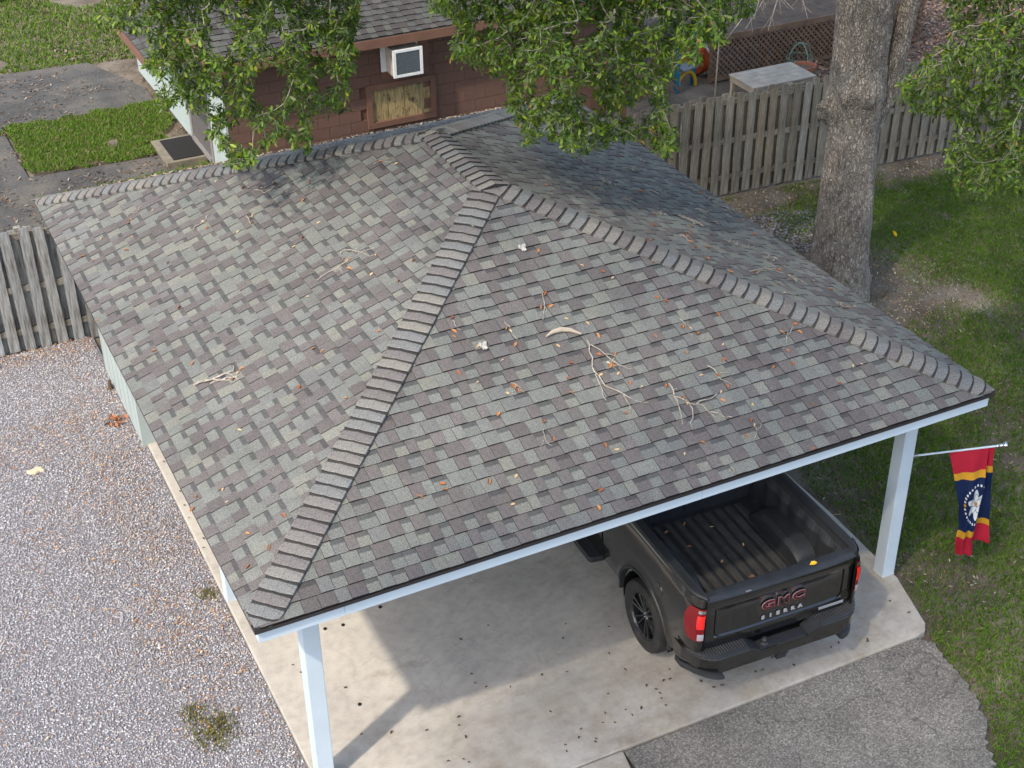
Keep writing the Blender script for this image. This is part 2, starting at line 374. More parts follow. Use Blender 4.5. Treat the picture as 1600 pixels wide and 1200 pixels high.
# ================================================================ CARPORT
W, D, HE = 7.927, 9.2545, 2.592
RX, RY1, RY2, RH = 4.042, 3.84, 5.367, 1.609
ZR = HE + RH
EX = .1535
A1, A2 = np.array([RX, RY1, ZR]), np.array([RX, RY2, ZR])
FL, FR, BL, BR = np.array([0, 0, HE]), np.array([W, 0, HE]), np.array([0, D, HE]), np.array([W, D, HE])
def unit(v): return np.asarray(v, float) / np.linalg.norm(v)
class Face:
    def __init__(s, poly, eave0, eave1):
        s.o = np.array(eave0, float); s.ua = unit(np.array(eave1) - s.o)
        s.n = unit(np.cross(s.ua, np.array(poly[2]) - s.o)); s.n = s.n if s.n[2] > 0 else -s.n
        s.ub = np.cross(s.n, s.ua); s.ub = s.ub if s.ub[2] > 0 else -s.ub
        s.poly = [((np.array(q) - s.o) @ s.ua, (np.array(q) - s.o) @ s.ub) for q in poly]
        s.top = max(q[1] for q in s.poly); s.inset = 0.0
    def span(s, b):
        xs = []
        n = len(s.poly)
        for i in range(n):
            (a1, b1), (a2, b2) = s.poly[i], s.poly[(i + 1) % n]
            if abs(b1 - b2) < 1e-9: continue
            t = (b - b1) / (b2 - b1)
            if -1e-9 <= t <= 1 + 1e-9: xs.append(a1 + (a2 - a1) * t)
        return (min(xs), max(xs)) if len(xs) > 1 else None
    def pt(s, a, b, h=0): return s.o + s.ua * a + s.ub * b + s.n * h
FACES = {'front': Face([FL, FR, A1], FL, FR), 'left': Face([BL, FL, A1, A2], BL, FL),
         'right': Face([FR, BR, A2, A1], FR, BR), 'back': Face([BR, BL, A2], BR, BL)}
for f_ in FACES.values(): f_.inset = .05
def roofpt(u, v, h=0):
    d = ray(u, v); best = None
    for f in FACES.values():
        den = d @ f.n
        if den > -1e-6: continue
        t = ((f.o - CAM) @ f.n) / den; q = CAM + d * t
        a, b = (q - f.o) @ f.ua, (q - f.o) @ f.ub
        if -.02 <= b <= f.top + .02:
            sp = f.span(min(max(b, 0), f.top - 1e-6))
            if sp and sp[0] - .02 <= a <= sp[1] + .02 and (best is None or t < best[0]): best = (t, q + f.n * h, f)
    return best[1:] if best else None
TONES = [tuple(.76 * c for c in q) for q in [(.152, .135, .128), (.138, .122, .116), (.164, .147, .138), (.190, .193, .174), (.204, .206, .184), (.222, .218, .186), (.184, .183, .171), (.172, .164, .153)]]
TW = np.array([.17, .1, .12, .15, .14, .09, .13, .1]); TW = TW / TW.sum()
BAND = (.040, .039, .043)
def tabs_of(face, ex, seed, wmin=.105, wmax=.17, b_end=None):
    """list of (a0,a1,b0,raised,tone) for every shingle tab of a face"""
    r = np.random.default_rng(seed); out = []; k = 0; b = 0.0
    while b < face.top - .03:
        h = ex * .88 if k == 0 else ex
        sp = face.span(min(b + .001, face.top - 1e-4)); 
        if sp is None: break
        a = sp[0] - r.uniform(0, .2); raised = bool(r.integers(0, 2))
        while a < sp[1]:
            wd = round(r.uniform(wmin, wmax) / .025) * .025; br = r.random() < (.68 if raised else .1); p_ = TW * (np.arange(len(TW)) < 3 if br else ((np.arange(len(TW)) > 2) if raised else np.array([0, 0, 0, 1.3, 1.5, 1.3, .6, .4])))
            out.append((a, a + wd, b, h, raised, int(r.choice(len(TONES), p=p_ / p_.sum())))); a += wd; raised = not raised if r.random() < .92 else raised
        b += h; k += 1
    return out
def tab_verts(face, t, h):
    """clipped tab: butt edge thick, head tucked under the next course; returns verts/faces/colors or None"""
    a0, a1, b0, ex, raised, tone = t
    b1 = min(b0 + ex + .012, face.top - .004); bm = b0 + ex * .66
    s0, s1 = face.span(b0 + 1e-4), face.span(b1)
    if s0 is None or s1 is None: return None
    lerp = lambda k: (s0[0] + (s1[0] - s0[0]) * k, s0[1] + (s1[1] - s0[1]) * k)
    km = (bm - b0) / (b1 - b0)
    rows = []
    for bb, k in ((b0, 0), (bm, km), (b1, 1)):
        lo, hi = lerp(k); lo += face.inset; hi -= face.inset; x0, x1 = max(a0, lo), min(a1, hi); rows.append((x0, x1, bb))
    if rows[0][1] - rows[0][0] < .01: return None
    rows = [(x0, max(x0 + .002, x1), bb) for x0, x1, bb in rows]
    th = .024 if raised else .015; g = .0015
    hs = [th, th * .62, .0035 + (.001 if raised else 0)]
    vs = []; 
    for (x0, x1, bb), hh in zip(rows, hs):
        vs += [face.pt(x0 + g, bb, hh + h), face.pt(x1 - g, bb, hh + h)]
    vs += [face.pt(rows[0][0] + g, b0, -.004 + h), face.pt(rows[0][1] - g, b0, -.004 + h), face.pt(rows[2][0] + g, b1, -.004 + h), face.pt(rows[2][1] - g, b1, -.004 + h)]
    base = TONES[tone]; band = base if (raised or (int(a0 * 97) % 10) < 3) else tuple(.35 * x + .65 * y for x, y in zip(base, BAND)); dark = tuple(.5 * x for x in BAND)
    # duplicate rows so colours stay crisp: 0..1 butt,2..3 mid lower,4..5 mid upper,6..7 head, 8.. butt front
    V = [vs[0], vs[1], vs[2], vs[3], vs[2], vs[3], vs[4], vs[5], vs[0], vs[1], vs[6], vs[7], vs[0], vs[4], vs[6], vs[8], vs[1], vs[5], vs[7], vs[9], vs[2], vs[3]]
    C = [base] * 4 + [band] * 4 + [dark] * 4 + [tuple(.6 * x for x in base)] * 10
    F = [(0, 1, 3, 2), (4, 5, 7, 6), (10, 11, 9, 8), (14, 12, 20, 13), (14, 13, 15, 15), (18, 17, 21, 16), (18, 19, 17, 17)]
    F = [tuple(dict.fromkeys(f)) for f in F]
    full = rows[0][0] == a0 and rows[2][0] == a0 and rows[0][1] == a1 and rows[2][1] == a1
    return V, F, C, full
def lay_shingles(roof, faces, ex, seed, nmax, base):
    todo = []
    for i, f in enumerate(faces):
        for t in tabs_of(f, ex, seed + i):
            tv = tab_verts(f, t, .006)
            if tv is None: continue
            c = np.mean(np.array(tv[0][:8]), 0)
            px, dep = PX(c); vis = -20 < px[0, 0] < 1620 and -20 < px[0, 1] < 1220
            facing = (CAM - c) @ f.n / np.linalg.norm(CAM - c)
            ar = (t[1] - t[0]) * t[3] * max(facing, 0) / dep[0] ** 2 * (1 if vis else 0)
            todo.append((ar, f, t, tv, c))
    todo.sort(key=lambda q: -q[0])
    cache = {}
    sv, sf, sc = MB(), None, None
    for i, (ar, f, t, tv, c) in enumerate(todo):
        V, F, C, full = tv
        if i < nmax and ar > 0:
            key = (id(f), round(t[1] - t[0], 2), t[4], t[5], round(t[3], 3))
            org = f.pt(t[0], t[2], 0)
            if full and key in cache: me = cache[key]
            else:
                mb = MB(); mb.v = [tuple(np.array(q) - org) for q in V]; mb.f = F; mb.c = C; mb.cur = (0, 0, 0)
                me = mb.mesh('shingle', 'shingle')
                if full: cache[key] = me
            link('shingle', me, roof, tuple(org - base))
        else:
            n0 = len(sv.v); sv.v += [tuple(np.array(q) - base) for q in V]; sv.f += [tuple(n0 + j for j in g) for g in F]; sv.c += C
    sv.cur = (0, 0, 0)
    if sv.v: tag(link('shingle_field', sv.mesh('shingle_field', 'shingle'), roof), kind='stuff')

def hip_caps(roof, lo, hi, fa, fb, base, seed, wid=.165, ex=.131, start=0.0, topband=False):
    """thick folded cap pieces from lo (eave end) to hi (peak)"""
    r = np.random.default_rng(seed); d = unit(hi - lo); L = np.linalg.norm(hi - lo)
    la = np.cross(fa.n, d); la = la if la @ (fa.pt(0.5 * (fa.poly[0][0] + fa.poly[1][0]), .3) - lo) > 0 else -la
    lb = np.cross(fb.n, d); lb = lb if lb @ (fb.pt(0.5 * (fb.poly[0][0] + fb.poly[1][0]), .3) - lo) > 0 else -lb
    up = unit(fa.n + fb.n)
    tones = [tuple(.80 * c for c in q) for q in [(.21, .193, .176), (.23, .216, .195), (.178, .16, .15), (.196, .195, .187), (.24, .222, .192), (.182, .164, .156), (.205, .203, .192)]]
    cache = {}
    def sect(s, lift, dip):
        pts = []
        for u in (-1, -.93, -.6, -.3, -.12, 0, .12, .3, .6, .93, 1):
            l, n = (la, fa.n) if u < 0 else (lb, fb.n); q = abs(u)
            e = lift * (1 if q < .95 else .35)
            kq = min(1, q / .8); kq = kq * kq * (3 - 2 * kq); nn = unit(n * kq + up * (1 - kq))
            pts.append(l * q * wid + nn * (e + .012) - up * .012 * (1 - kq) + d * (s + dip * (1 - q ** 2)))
        return pts
    k = 0; s = start
    while s < L - .05:
        tone = int(r.integers(0, len(tones)))
        if tone not in cache:
            rows = [sect(0, .038, -.024), sect(.013, .041, -.023), sect(.0135, .041, -.023), sect(ex * .5, .036, -.012), sect(ex * .73, .031, -.010), sect(ex * .73 + .0005, .031, -.010), sect(ex + .02, .014, 0)]
            under = [q - (up * .042) + d * .004 for q in rows[0]]
            n = len(rows[0]); mb = MB(); c = tones[tone]; mb.cur = (0, 0, 0)
            mb.v = [tuple(q) for row in rows for q in row] + [tuple(q) for q in rows[0]] + [tuple(q) for q in under]
            edge_c = (.04, .037, .037); mid_c = tuple(.75 * x for x in c); side_c = ([mid_c] + [c] * (n - 2) + [mid_c]); mb.c = ([edge_c] * (2 * n) if topband else side_c * 2) + side_c * 3 + [tuple(.3 * x for x in c)] * (2 * n) + [edge_c] * (2 * n)  # top band and darker sides paint in the shadow lines around the caps
            mb.f = [(i * n + j, i * n + j + 1, (i + 1) * n + j + 1, (i + 1) * n + j) for i in range(6) for j in range(n - 1)]
            mb.f += [(8 * n + j, 8 * n + j + 1, 7 * n + j + 1, 7 * n + j) for j in range(n - 1)]
            cut = lo[2] < HE + .2 and k < 3
            if cut: mb.v = [tuple(np.array([min(max(x + lo[0] + d[0] * s, .004), W - .004), min(max(y + lo[1] + d[1] * s, .004), D - .004), z + lo[2] + d[2] * s]) - lo - d * s) for x, y, z in mb.v]
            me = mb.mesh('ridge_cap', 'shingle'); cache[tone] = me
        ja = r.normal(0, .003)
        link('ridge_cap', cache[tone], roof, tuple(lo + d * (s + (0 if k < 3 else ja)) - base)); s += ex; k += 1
        if k <= 3: cache.clear()

def carport():
    base = np.array([W / 2, D / 2, 0.0])
    cp = thing('carport', 'open hip-roofed carport with weathered multi-tone shingles and white posts', 'carport', base)
    # deck solid
    e = .03; b = MB()
    q = [FL + (e, e, -.02), FR + (-e, e, -.02), BR + (-e, -e, -.02), BL + (e, -e, -.02), A1 + (0, 0, -.02), A2 + (0, 0, -.02)]
    lo = [(x[0], x[1], HE - .06) for x in q[:4]]
    b.add(q + lo, [(0, 1, 4), (1, 2, 5, 4), (2, 3, 5), (3, 0, 4, 5), (9, 8, 7, 6), (0, 6, 7, 1), (1, 7, 8, 2), (2, 8, 9, 3), (3, 9, 6, 0)])
    roof = b.build('roof', 'roof_deck', cp, world=True)
    lay_shingles(roof, [FACES[k] for k in ('front', 'left', 'right', 'back')], EX, 5, 300, base)
    F_ = FACES
    hip_caps(roof, FL + unit(A1 - FL) * .02, A1, F_['left'], F_['front'], base, 1)
    hip_caps(roof, FR + unit(A1 - FR) * .02, A1, F_['front'], F_['right'], base, 2)
    hip_caps(roof, BL + unit(A2 - BL) * .02, A2, F_['left'], F_['back'], base, 3, topband=True)
    hip_caps(roof, BR + unit(A2 - BR) * .02, A2, F_['back'], F_['right'], base, 4, topband=True)
    hip_caps(roof, A1 - (0, .10, -.012), A2 + (0, .05, .012), F_['left'], F_['right'], base, 5)
    # drip edge and fascia, one board per side
    z0, z1, z2 = HE - .010, HE - .044, HE - .172
    for (x0, y0, x1, y1) in ((.0, .0, W, .028), (.0, D - .028, W, D), (0, .03, .028, D - .03), (W - .028, .03, W, D - .03)):
        b = MB(); b.b2((x0, y0, z0), (x1, y1, z1)); b.build('drip_edge', 'drip_edge', cp, world=True)
    i = .034
    for (x0, y0, x1, y1) in ((i, i, .80, i + .025), (.803, i, 4.4, i + .025), (4.403, i, W - i, i + .025), (i, D - i - .025, W - i, D - i), (i, i + .027, i + .025, D - i - .027), (W - i - .025, i + .027, W - i, D - i - .027)):
        b = MB(); b.b2((x0, y0, z1 - .002), (x1, y1, z2)); b.build('fascia', 'fascia_white', cp, world=True)
    b = MB(); b.b2((.07, .07, z2 + .05), (W - .07, D - .07, z2 + .03)); b.build('soffit', 'soffit', cp, world=True)
    # beams and posts
    zb = z2 + .028
    for a, c in (((.5, .5, zb - .2), (7.44, .62, zb)), ((.5, .63, zb - .2), (.64, 8.7, zb)), ((7.3, .63, zb - .2), (7.44, 8.7, zb)), ((.5, 8.71, zb - .2), (7.44, 8.83, zb))):
        b = MB(); b.b2(a, c); b.build('beam', 'white_paint', cp, world=True)
    for x, y in ((.525, .485), (7.28, .485), (.525, 3.46), (7.28, 4.5), (7.28, 8.67)):
        s = .165; b = MB(); b.b2((x, y, 0), (x + s, y + s, zb - .201)); po = b.build('post', 'white_paint', cp, world=True, bevel=.008)
        b = MB(); b.b2((x - .003, y - .003, .001), (x + s + .003, y + s + .003, .012)); b.build('post_base', 'soffit', po, world=True)
    # storage bay at the back left
    h = zb - .201
    b = MB(); b.b2((.47, 6.99, -.1), (.60, 9.1, h)); wl = b.build('side_wall', 'pale_siding', cp, world=True)
    for yy in np.arange(7.2, 9.1, .3):
        b = MB(); b.b2((.465, yy, .03), (.4695, yy + .014, h - .02)); b.build('batten', 'pale_siding', wl, world=True)
    b = MB(); b.b2((.623, 6.99, 0), (7.4, 7.07, h)); b.build('storage_wall', 'pale_siding', cp, world=True)
    b = MB(); b.b2((.455, 6.93, -.1), (.64, 6.988, h)); b.build('corner_board', 'pale_siding', cp, world=True)
    b = MB(); b.b2((.63, 8.6, 0), (7.27, 8.68, h)); b.build('rear_wall', 'pale_siding', cp, world=True)
carport()

# four dark plugs in the sunlit slab
for i, (u, v) in enumerate(((508, 983), (536, 977), (594, 949), (562, 1101))):
    q = G(u, v); b = MB(); b.lathe([(.0, .012), (.018, .012), (.02, .004), (.02, 0)], n=12)
    o = b.build('floor_plug', 'black_cap'); o.location = (q[0], q[1], .001)
    tag(o, 'small round black plug set in the bare concrete floor beside the post', 'plug', 'black plugs in the slab')

# ================================================================ PICKUP TRUCK (local: x right, y forward, origin below the tailgate skin)
TRX, TRY, TRYAW = 5.235, -.275, R(-2.6)
def text_mesh(txt, size, depth, off, name, mat, parent, loc, rot=(R(90), 0, 0), bev=0):
    cu = bpy.data.curves.new(name, 'FONT'); cu.body = txt; cu.size = size; cu.extrude = depth; cu.offset = off; cu.bevel_depth = bev
    cu.align_x = 'CENTER'; cu.resolution_u = 3
    t = bpy.data.objects.new(name, cu); COL.objects.link(t)
    dg = bpy.context.evaluated_depsgraph_get(); me = bpy.data.meshes.new_from_object(t.evaluated_get(dg))
    bpy.data.objects.remove(t); bpy.data.curves.remove(cu)
    me.materials.clear(); me.materials.append(M[mat]); o = link(name, me, parent, loc); o.rotation_euler = rot; return o
def truck():
    t = thing('pickup_truck', 'black pickup truck parked under the carport with its open bed facing out', 'pickup truck', (TRX, TRY, 0), TRYAW)
    WY, WZ, WR = 1.0, .405, .41          # rear wheel
    FY = WY + 3.76
    def prof(z):                            # half width of the body over height
        zs = [.44, .6, .75, .95, 1.12, 1.24, 1.33, 1.375, 1.39]; xs = [.965, .995, 1.005, 1.015, 1.018, 1.0, .975, .955, .935]
        return float(np.interp(z, zs, xs))
    def side(y0, y1, ztop, name, mat, sgn, arches, zlow=.46, n=70, corner=None):
        ys = np.linspace(y0, y1, n); rows = []
        for y in ys:
            zb = zlow
            for ay, ar in arches:
                if abs(y - ay) < ar: zb = max(zb, WZ + .03 + math.sqrt(max(0, ar * ar - (y - ay) ** 2)) * (1 - .06 * ((y - ay) / ar) ** 4))
            zt = ztop(y) if callable(ztop) else ztop
            row = []
            for k in np.linspace(0, 1, 16):
                z = zb + (zt - zb) * k; x = prof(z)
                for ay, ar in arches:
                    rr = math.hypot(y - ay, z - WZ); x += .028 * math.exp(-((rr - ar - .02) / .055) ** 2)
                if corner:                   # round the rear corner
                    c0, c1 = corner; 
                    if y < c1: x -= .085 * (1 - (y - c0) / (c1 - c0)) ** 2.2
                row.append((sgn * x, y, z))
            # return lip
            row = [(sgn * (abs(row[0][0]) - .07), y, zb + .005)] + row
            rows.append(row if sgn > 0 else row[::-1])
        b = MB(); b.grid(rows); return b.build(name, mat, t, smooth=True)
    AR = .525
    for s in (-1, 1):
        side(.012, 1.93, 1.39, 'bed_side', 'truck_paint', s, [(WY, AR)], corner=(.0, .22))
    # arch liners (black trim)
    for s in (-1, 1):
        b = MB(); rows = []
        for a in np.linspace(R(-4), R(184), 28):
            c, sn = math.cos(a), math.sin(a)
            xo = prof(max(.46, WZ + .03 + AR * sn)) + .026
            rows.append([(s * (xo - .02), WY + AR * c * 1.075, WZ + .03 + AR * sn * 1.075), (s * (xo + .008), WY + AR * c * 1.04, WZ + .03 + AR * sn * 1.04), (s * (xo + .004), WY + AR * c * .99, WZ + .03 + AR * sn * .99), (s * .95, WY + AR * c * .98, WZ + .03 + AR * sn * .98)])
        b.grid(rows); b.build('wheel_arch_trim', 'black_plastic', t, smooth=True)
        b = MB(); rows = []
        for a in np.linspace(R(-12), R(192), 20):
            c, sn = math.cos(a), math.sin(a); rows.append([(s * .97, WY + .5 * c, WZ + .5 * sn), (s * .66, WY + .5 * c, WZ + .5 * sn)])
        b.grid(rows); b.b2((s * .66, WY - .5, .4), (s * .64, WY + .5, .88)); b.build('wheel_well', 'dark_void', t)
    # bed: floor with ribs, side liners, wheel humps, bulkhead
    zf = .865; y0, y1 = .095, 1.86
    b = MB(); b.b2((-.78, y0, zf - .05), (.78, y1, zf)); fl = b.build('bed_floor', 'bed_liner', t)
    for i in range(10):
        x = -.585 + i * .13
        yy1 = y1 - .08
        b = MB(); rows = [[(x - .042, y, zf + .001), (x - .026, y, zf + .026), (x + .026, y, zf + .026), (x + .042, y, zf + .001)] for y in (y0 + .02, yy1 - .03)] + [[(x - .042, yy1, zf + .001), (x - .03, yy1, zf + .002), (x + .03, yy1, zf + .002), (x + .042, yy1, zf + .001)]]
        b.grid(rows); b.build('floor_rib', 'rib_highlight', fl)
    for s in (-1, 1):
        b = MB(); rows = []
        for y in np.linspace(y0, y1, 40):
            wob = .012 * math.sin(y * 24)
            rows.append([(s * .775, y, zf), (s * (.79 + wob), y, zf + .1), (s * (.80 + wob), y, 1.22), (s * .845, y, 1.3), (s * .85, y, 1.385)])
        b.grid(rows); b.build('bed_liner_side', 'bed_liner', t, smooth=False)
        b = MB(); rows = []                  # wheel hump
        for y in np.linspace(WY - .52, WY + .52, 18):
            k = max(0, 1 - ((y - WY) / .52) ** 4); h = zf + .205 * k ** .6
            rows.append([(s * .545, y, zf - .002), (s * (.565), y, zf + (h - zf) * .8), (s * .615, y, h), (s * .79, y, h + .012 * k)])
        b.grid(rows); b.build('wheel_hump', 'bed_liner', t, smooth=True)
        # rail cap
        b = MB(); rows = []
        for y in np.linspace(-.005, 1.92, 22):
            tap = .085 * max(0, 1 - y / .22) ** 2.2
            rows.append([(s * (.958 - tap), y, 1.362), (s * (.962 - tap), y, 1.384), (s * (.945 - tap), y, 1.403), (s * .872, y, 1.408), (s * .85, y, 1.398), (s * .846, y, 1.36)])
        b.grid(rows); b.add(rows[0], [tuple(range(6))]); rc = b.build('bed_rail_cap', 'black_plastic', t, smooth=True)
        for yy in (.22, .95, 1.7):
            b = MB(); b.b2((s * .893, yy, 1.405), (s * .925, yy + .09, 1.4125)); b.build('stake_pocket_plug', 'black_plastic', rc)
    b = MB(); b.b2((-.85, y1, zf - .05), (.85, y1 + .06, 1.39))
    for i in range(7): b.box((-.66 + i * .22, y1 - .006, 1.1), (.11, .014, .42))
    b.build('bulkhead', 'bed_liner', t, bevel=.006)
    # tailgate
    tx = .872
    b = MB(); rows = []
    for z, y in ((.70, .012), (.74, -.002), (.80, -.006), (.845, -.004), (.86, .004), (.93, .006), (1.08, .005), (1.2, .002), (1.225, -.006), (1.30, -.012), (1.335, -.006)):
        row = []
        for x in np.linspace(-tx, tx, 33):
            q = abs(x) / tx; yy = y + .03 * q ** 4
            inset = .845 < z < 1.225 and q < .86
            row.append((x, yy + (0 if inset else -.008), z))
        rows.append(row)
    b.grid(rows); tg = b.build('tailgate', 'truck_paint', t, smooth=True)
    b = MB(); b.b2((-tx, .045, .72), (tx, .09, 1.36)); b.b2((-tx + .002, .03, .71), (tx - .002, .046, 1.33)); b.build('tailgate_inner', 'bed_liner', tg)
    b = MB(); rows = []
    for x in np.linspace(-tx + .004, tx - .004, 25):
        q = abs(x) / tx; e = .03 * q ** 4
        rows.append([(x, .02 + e, 1.325), (x, -.034 + e, 1.336), (x, -.038 + e, 1.352), (x, -.02 + e, 1.378), (x, .02, 1.395), (x, .095, 1.397), (x, .1, 1.36)])
    b.grid(rows); cap = b.build('tailgate_cap', 'black_plastic', tg, smooth=True)
    b = MB(); b.box((-.42, -.03, 1.366), (.06, .012, .01)); b.build('cap_button', 'grey_plastic', cap)
    # seams of the inner drop panel
    sm = MB(); px = tx * .86
    loop = []
    for cx, cz, a0 in ((px - .07, 1.225 - .01, 0), (-px + .07, 1.225 - .01, 90), (-px + .07, .845 + .07, 180), (px - .07, .845 + .07, 270)):
        for k in range(5):
            a = R(a0 + k * 22.5); loop.append((cx + .07 * math.cos(a), cz + (.07 if a0 >= 180 else .01) * math.sin(a)))
    pts = [(x, -.006 + .03 * (abs(x) / tx) ** 4, z) for x, z in loop]; pts.append(pts[0])
    sm.tube(pts, .005, 5, cap=False); sm.build('tailgate_seam', 'dark_void', tg)
    b = MB(); b.box((.02, -.004, 1.235), (.36, .022, .052)); b.build('tailgate_handle', 'black_plastic', tg, bevel=.008)
    b = MB(); b.box((.02, -.017, 1.212), (.05, .008, .018)); b.build('camera_eye', 'dark_void', tg)
    # emblem letters
    lx = {'G': -.15, 'M': .03, 'C': .205}
    for ch, x in lx.items():
        o = text_mesh(ch, .155, .003, .011, 'emblem_letter', 'silver_badge', tg, (x, -.009, 1.03)); o.scale = (1.3 if ch != 'M' else 1.1, .86, 1); o['label'] = 'chrome edged red emblem letter ' + ch
        i = text_mesh(ch, .155, .003, .0085, 'letter_face', 'emblem_red', o, (0, 0, .003), (0, 0, 0))
        i2 = text_mesh(ch, .155, .003, .002, 'letter_core', 'rim_black', o, (0, 0, .005), (0, 0, 0))
    for k, ch in enumerate('SIERRA'):
        o = text_mesh(ch, .056, .004, .004, 'name_letter', 'name_silver', tg, (-.20 + k * .088, -.010, .905)); o.scale = (1.2, 1, 1)
    b = MB(); b.box((.62, -.017, .80), (.30, .006, .035)); b.build('trim_badge', 'silver_badge', tg, bevel=.003)
    # pillars beside the tailgate and tail lamps
    for s in (-1, 1):
        def corner_strip(off, z0, z1, a0, a1, name, mat, par, nz=5, bulge=0):
            b = MB(); rows = []
            for z in np.linspace(z0, z1, nz):
                row = []
                fade = (1 - .28 * abs((z - (z0 + z1) / 2) / ((z1 - z0) / 2)) ** 3 * .5) if name == 'tail_lamp' else 1
                for k in np.linspace(a0, a0 + (a1 - a0) * fade, 11):
                    # k 0: inner edge on the rear face, 1: forward edge on the side
                    ptsx = [.878, .895, .915, .932, .957, .978, .995, 1.006]; ptsy = [.0, .0, .004, .012, .045, .095, .16, .235]
                    ts = np.linspace(0, 1, 8); x = np.interp(k, ts, ptsx) - max(0, (z - 1.15)) * .13; y = np.interp(k, ts, ptsy)
                    nx, ny = (0.25, -1) if k < .4 else ((.75, -.6) if k < .6 else (1, -.2)); q = math.hypot(nx, ny); o_ = off + bulge * math.sin(math.pi * (z - z0) / (z1 - z0))
                    row.append((s * (x + nx / q * o_), y + ny / q * o_, z))
                rows.append(row if s > 0 else row[::-1])
            b.grid(rows); return b.build(name, mat, par, smooth=True)
        corner_strip(0, .66, 1.385, 0, 1, 'corner_pillar', 'truck_paint', t, 9)
        lm = corner_strip(.012, .865, 1.275, .05, .88, 'tail_lamp', 'red_lens', t, 7, .008)
        lm['label'] = 'red wraparound tail lamp with clear reversing lens'
        corner_strip(.022, 1.03, 1.2, .07, .5, 'brake_reflector', 'red_reflector', lm, 4, .004)
        corner_strip(.022, .885, .965, .09, .45, 'reverse_lens', 'clear_lens', lm, 4, .004)
        corner_strip(.020, 1.225, 1.262, .1, .5, 'lamp_trim', 'chrome', lm, 3)
    # bumper: swept profile round the back
    def sweep(profile, xs, wrap, name, mat, par):
        b = MB(); rows = []
        for x in xs:
            q = abs(x); ba = wrap(q); rows.append([(x, y + ba, z) for y, z in profile(x)])
        b.grid(rows); b.add(rows[0], [tuple(range(len(rows[0])))]); b.add(rows[-1], [tuple(range(len(rows[-1]) - 1, -1, -1))])
        return b.build(name, mat, par, smooth=False, bevel=0)
    wrap = lambda q: .30 * max(0, (q - .72) / .31) ** 2.4
    def bprof(x):
        q = abs(x)
        k = min(1, max(0, (q - .29) / .12)); top = .625 + .085 * k
        lowz = .47 if q < .72 else .47 + .075 * min(1, (q - .72) / .06)
        return [(.02, top - .02), (.02, top), (-.105, top), (-.135, top - .012), (-.142, top - .05), (-.14, lowz + .02), (-.12, lowz), (.0, lowz - .01)]
    xs = sorted(set(np.round(np.concatenate([np.linspace(-1.03, -.72, 12), [-.715, -.66, -.41, -.37, -.33, -.29, -.1, 0, .1, .29, .33, .37, .41, .66, .715], np.linspace(.72, 1.03, 12)]), 4)))
    bp = sweep(bprof, xs, wrap, 'bumper', 'truck_paint', t)
    # black step pads
    for s in (-1, 1):
        b = MB(); rows = []
        for q in np.linspace(.40, 1.0, 13):
            w_ = wrap(q); rows.append([(s * q, .022 + min(w_, .16), .7125), (s * q, -.10 + w_, .7125), (s * q, -.132 + w_, .703), (s * q, -.146 + w_, .672)])
        b.grid(rows if s > 0 else rows[::-1]); pad = b.build('step_pad', 'black_plastic', bp)
        for i in range(17):
            q = .43 + i * .03; w_ = wrap(q); b = MB(); b.box((s * q, -.05 + w_, .717), (.011, .105, .008)); b.build('tread_rib', 'rib_highlight', pad)
        # corner foot step
        b = MB(); rows = []
        w2 = lambda q: .33 * max(0, (q - .70) / .31) ** 2.0
        for q in np.linspace(.70, 1.005, 12):
            e = w2(q); rows.append([(s * q, .05 + e * .8, .468), (s * q, -.115 + e, .468), (s * q, -.165 + e, .455), (s * q, -.172 + e, .425), (s * q, -.13 + e, .40), (s * q, .05 + e * .8, .40)])
        b.grid(rows if s > 0 else rows[::-1]); b.add(rows[-1], [tuple(range(6))]); b.add(rows[0], [tuple(range(6))]); b.build('corner_step', 'black_plastic', bp)
    for s in (-1, 1):
        b = MB(); q0, q1 = s * .283, s * .418
        b.add([(q0, -.148, .632), (q1, -.148, .719), (q1, .02, .719), (q0, .02, .632), (q0, -.148, .60), (q1, -.148, .69), (q1, .02, .69), (q0, .02, .60)], [(0, 1, 2, 3), (7, 6, 5, 4), (0, 4, 5, 1), (1, 5, 6, 2), (2, 6, 7, 3), (3, 7, 4, 0)]); b.build('notch_slope', 'black_plastic', bp)
        b = MB(); b.box((s * .876, -.004, 1.02), (.007, .02, .66)); b.build('tailgate_gap', 'dark_void', t)
    b = MB(); b.box((0, -.075, .63), (.56, .12, .012)); b.build('centre_step', 'black_plastic', bp)
    b = MB(); b.box((.08, -.138, .628), (.34, .02, .02)); b.build('step_edge', 'black_plastic', bp, bevel=.004)
    b = MB(); b.lathe([(.0, .075), (.02, .072), (.032, .05), (.03, .02), (.045, .008), (.045, 0)], (-.2, -.075, .637), n=14); b.box((-.2, -.075, .634), (.13, .11, .02)); b.build('hitch_plug', 'black_plastic', bp, smooth=False)
    b = MB(); b.b2((-.04, -.1, .40), (.04, .25, .475)); b.box((0, -.108, .437), (.11, .02, .1)); b.tube([(-.1, -.09, .41), (.1, -.09, .41)], .012, 6)
    b.build('hitch_receiver', 'black_plastic', t, bevel=.004)
    b = MB(); b.box((-.085, -.1, .42), (.018, .012, .018)); b.box((.085, -.1, .415), (.018, .012, .018)); b.build('chain_loop', 'steel', t)
    # fuel door on the left side
    b = MB(); b.lathe([(0, .0), (.078, .0), (.083, .006)], (-1.024, .68, 1.04), 'X', 22); b.build('fuel_door', 'truck_paint', t, smooth=True)
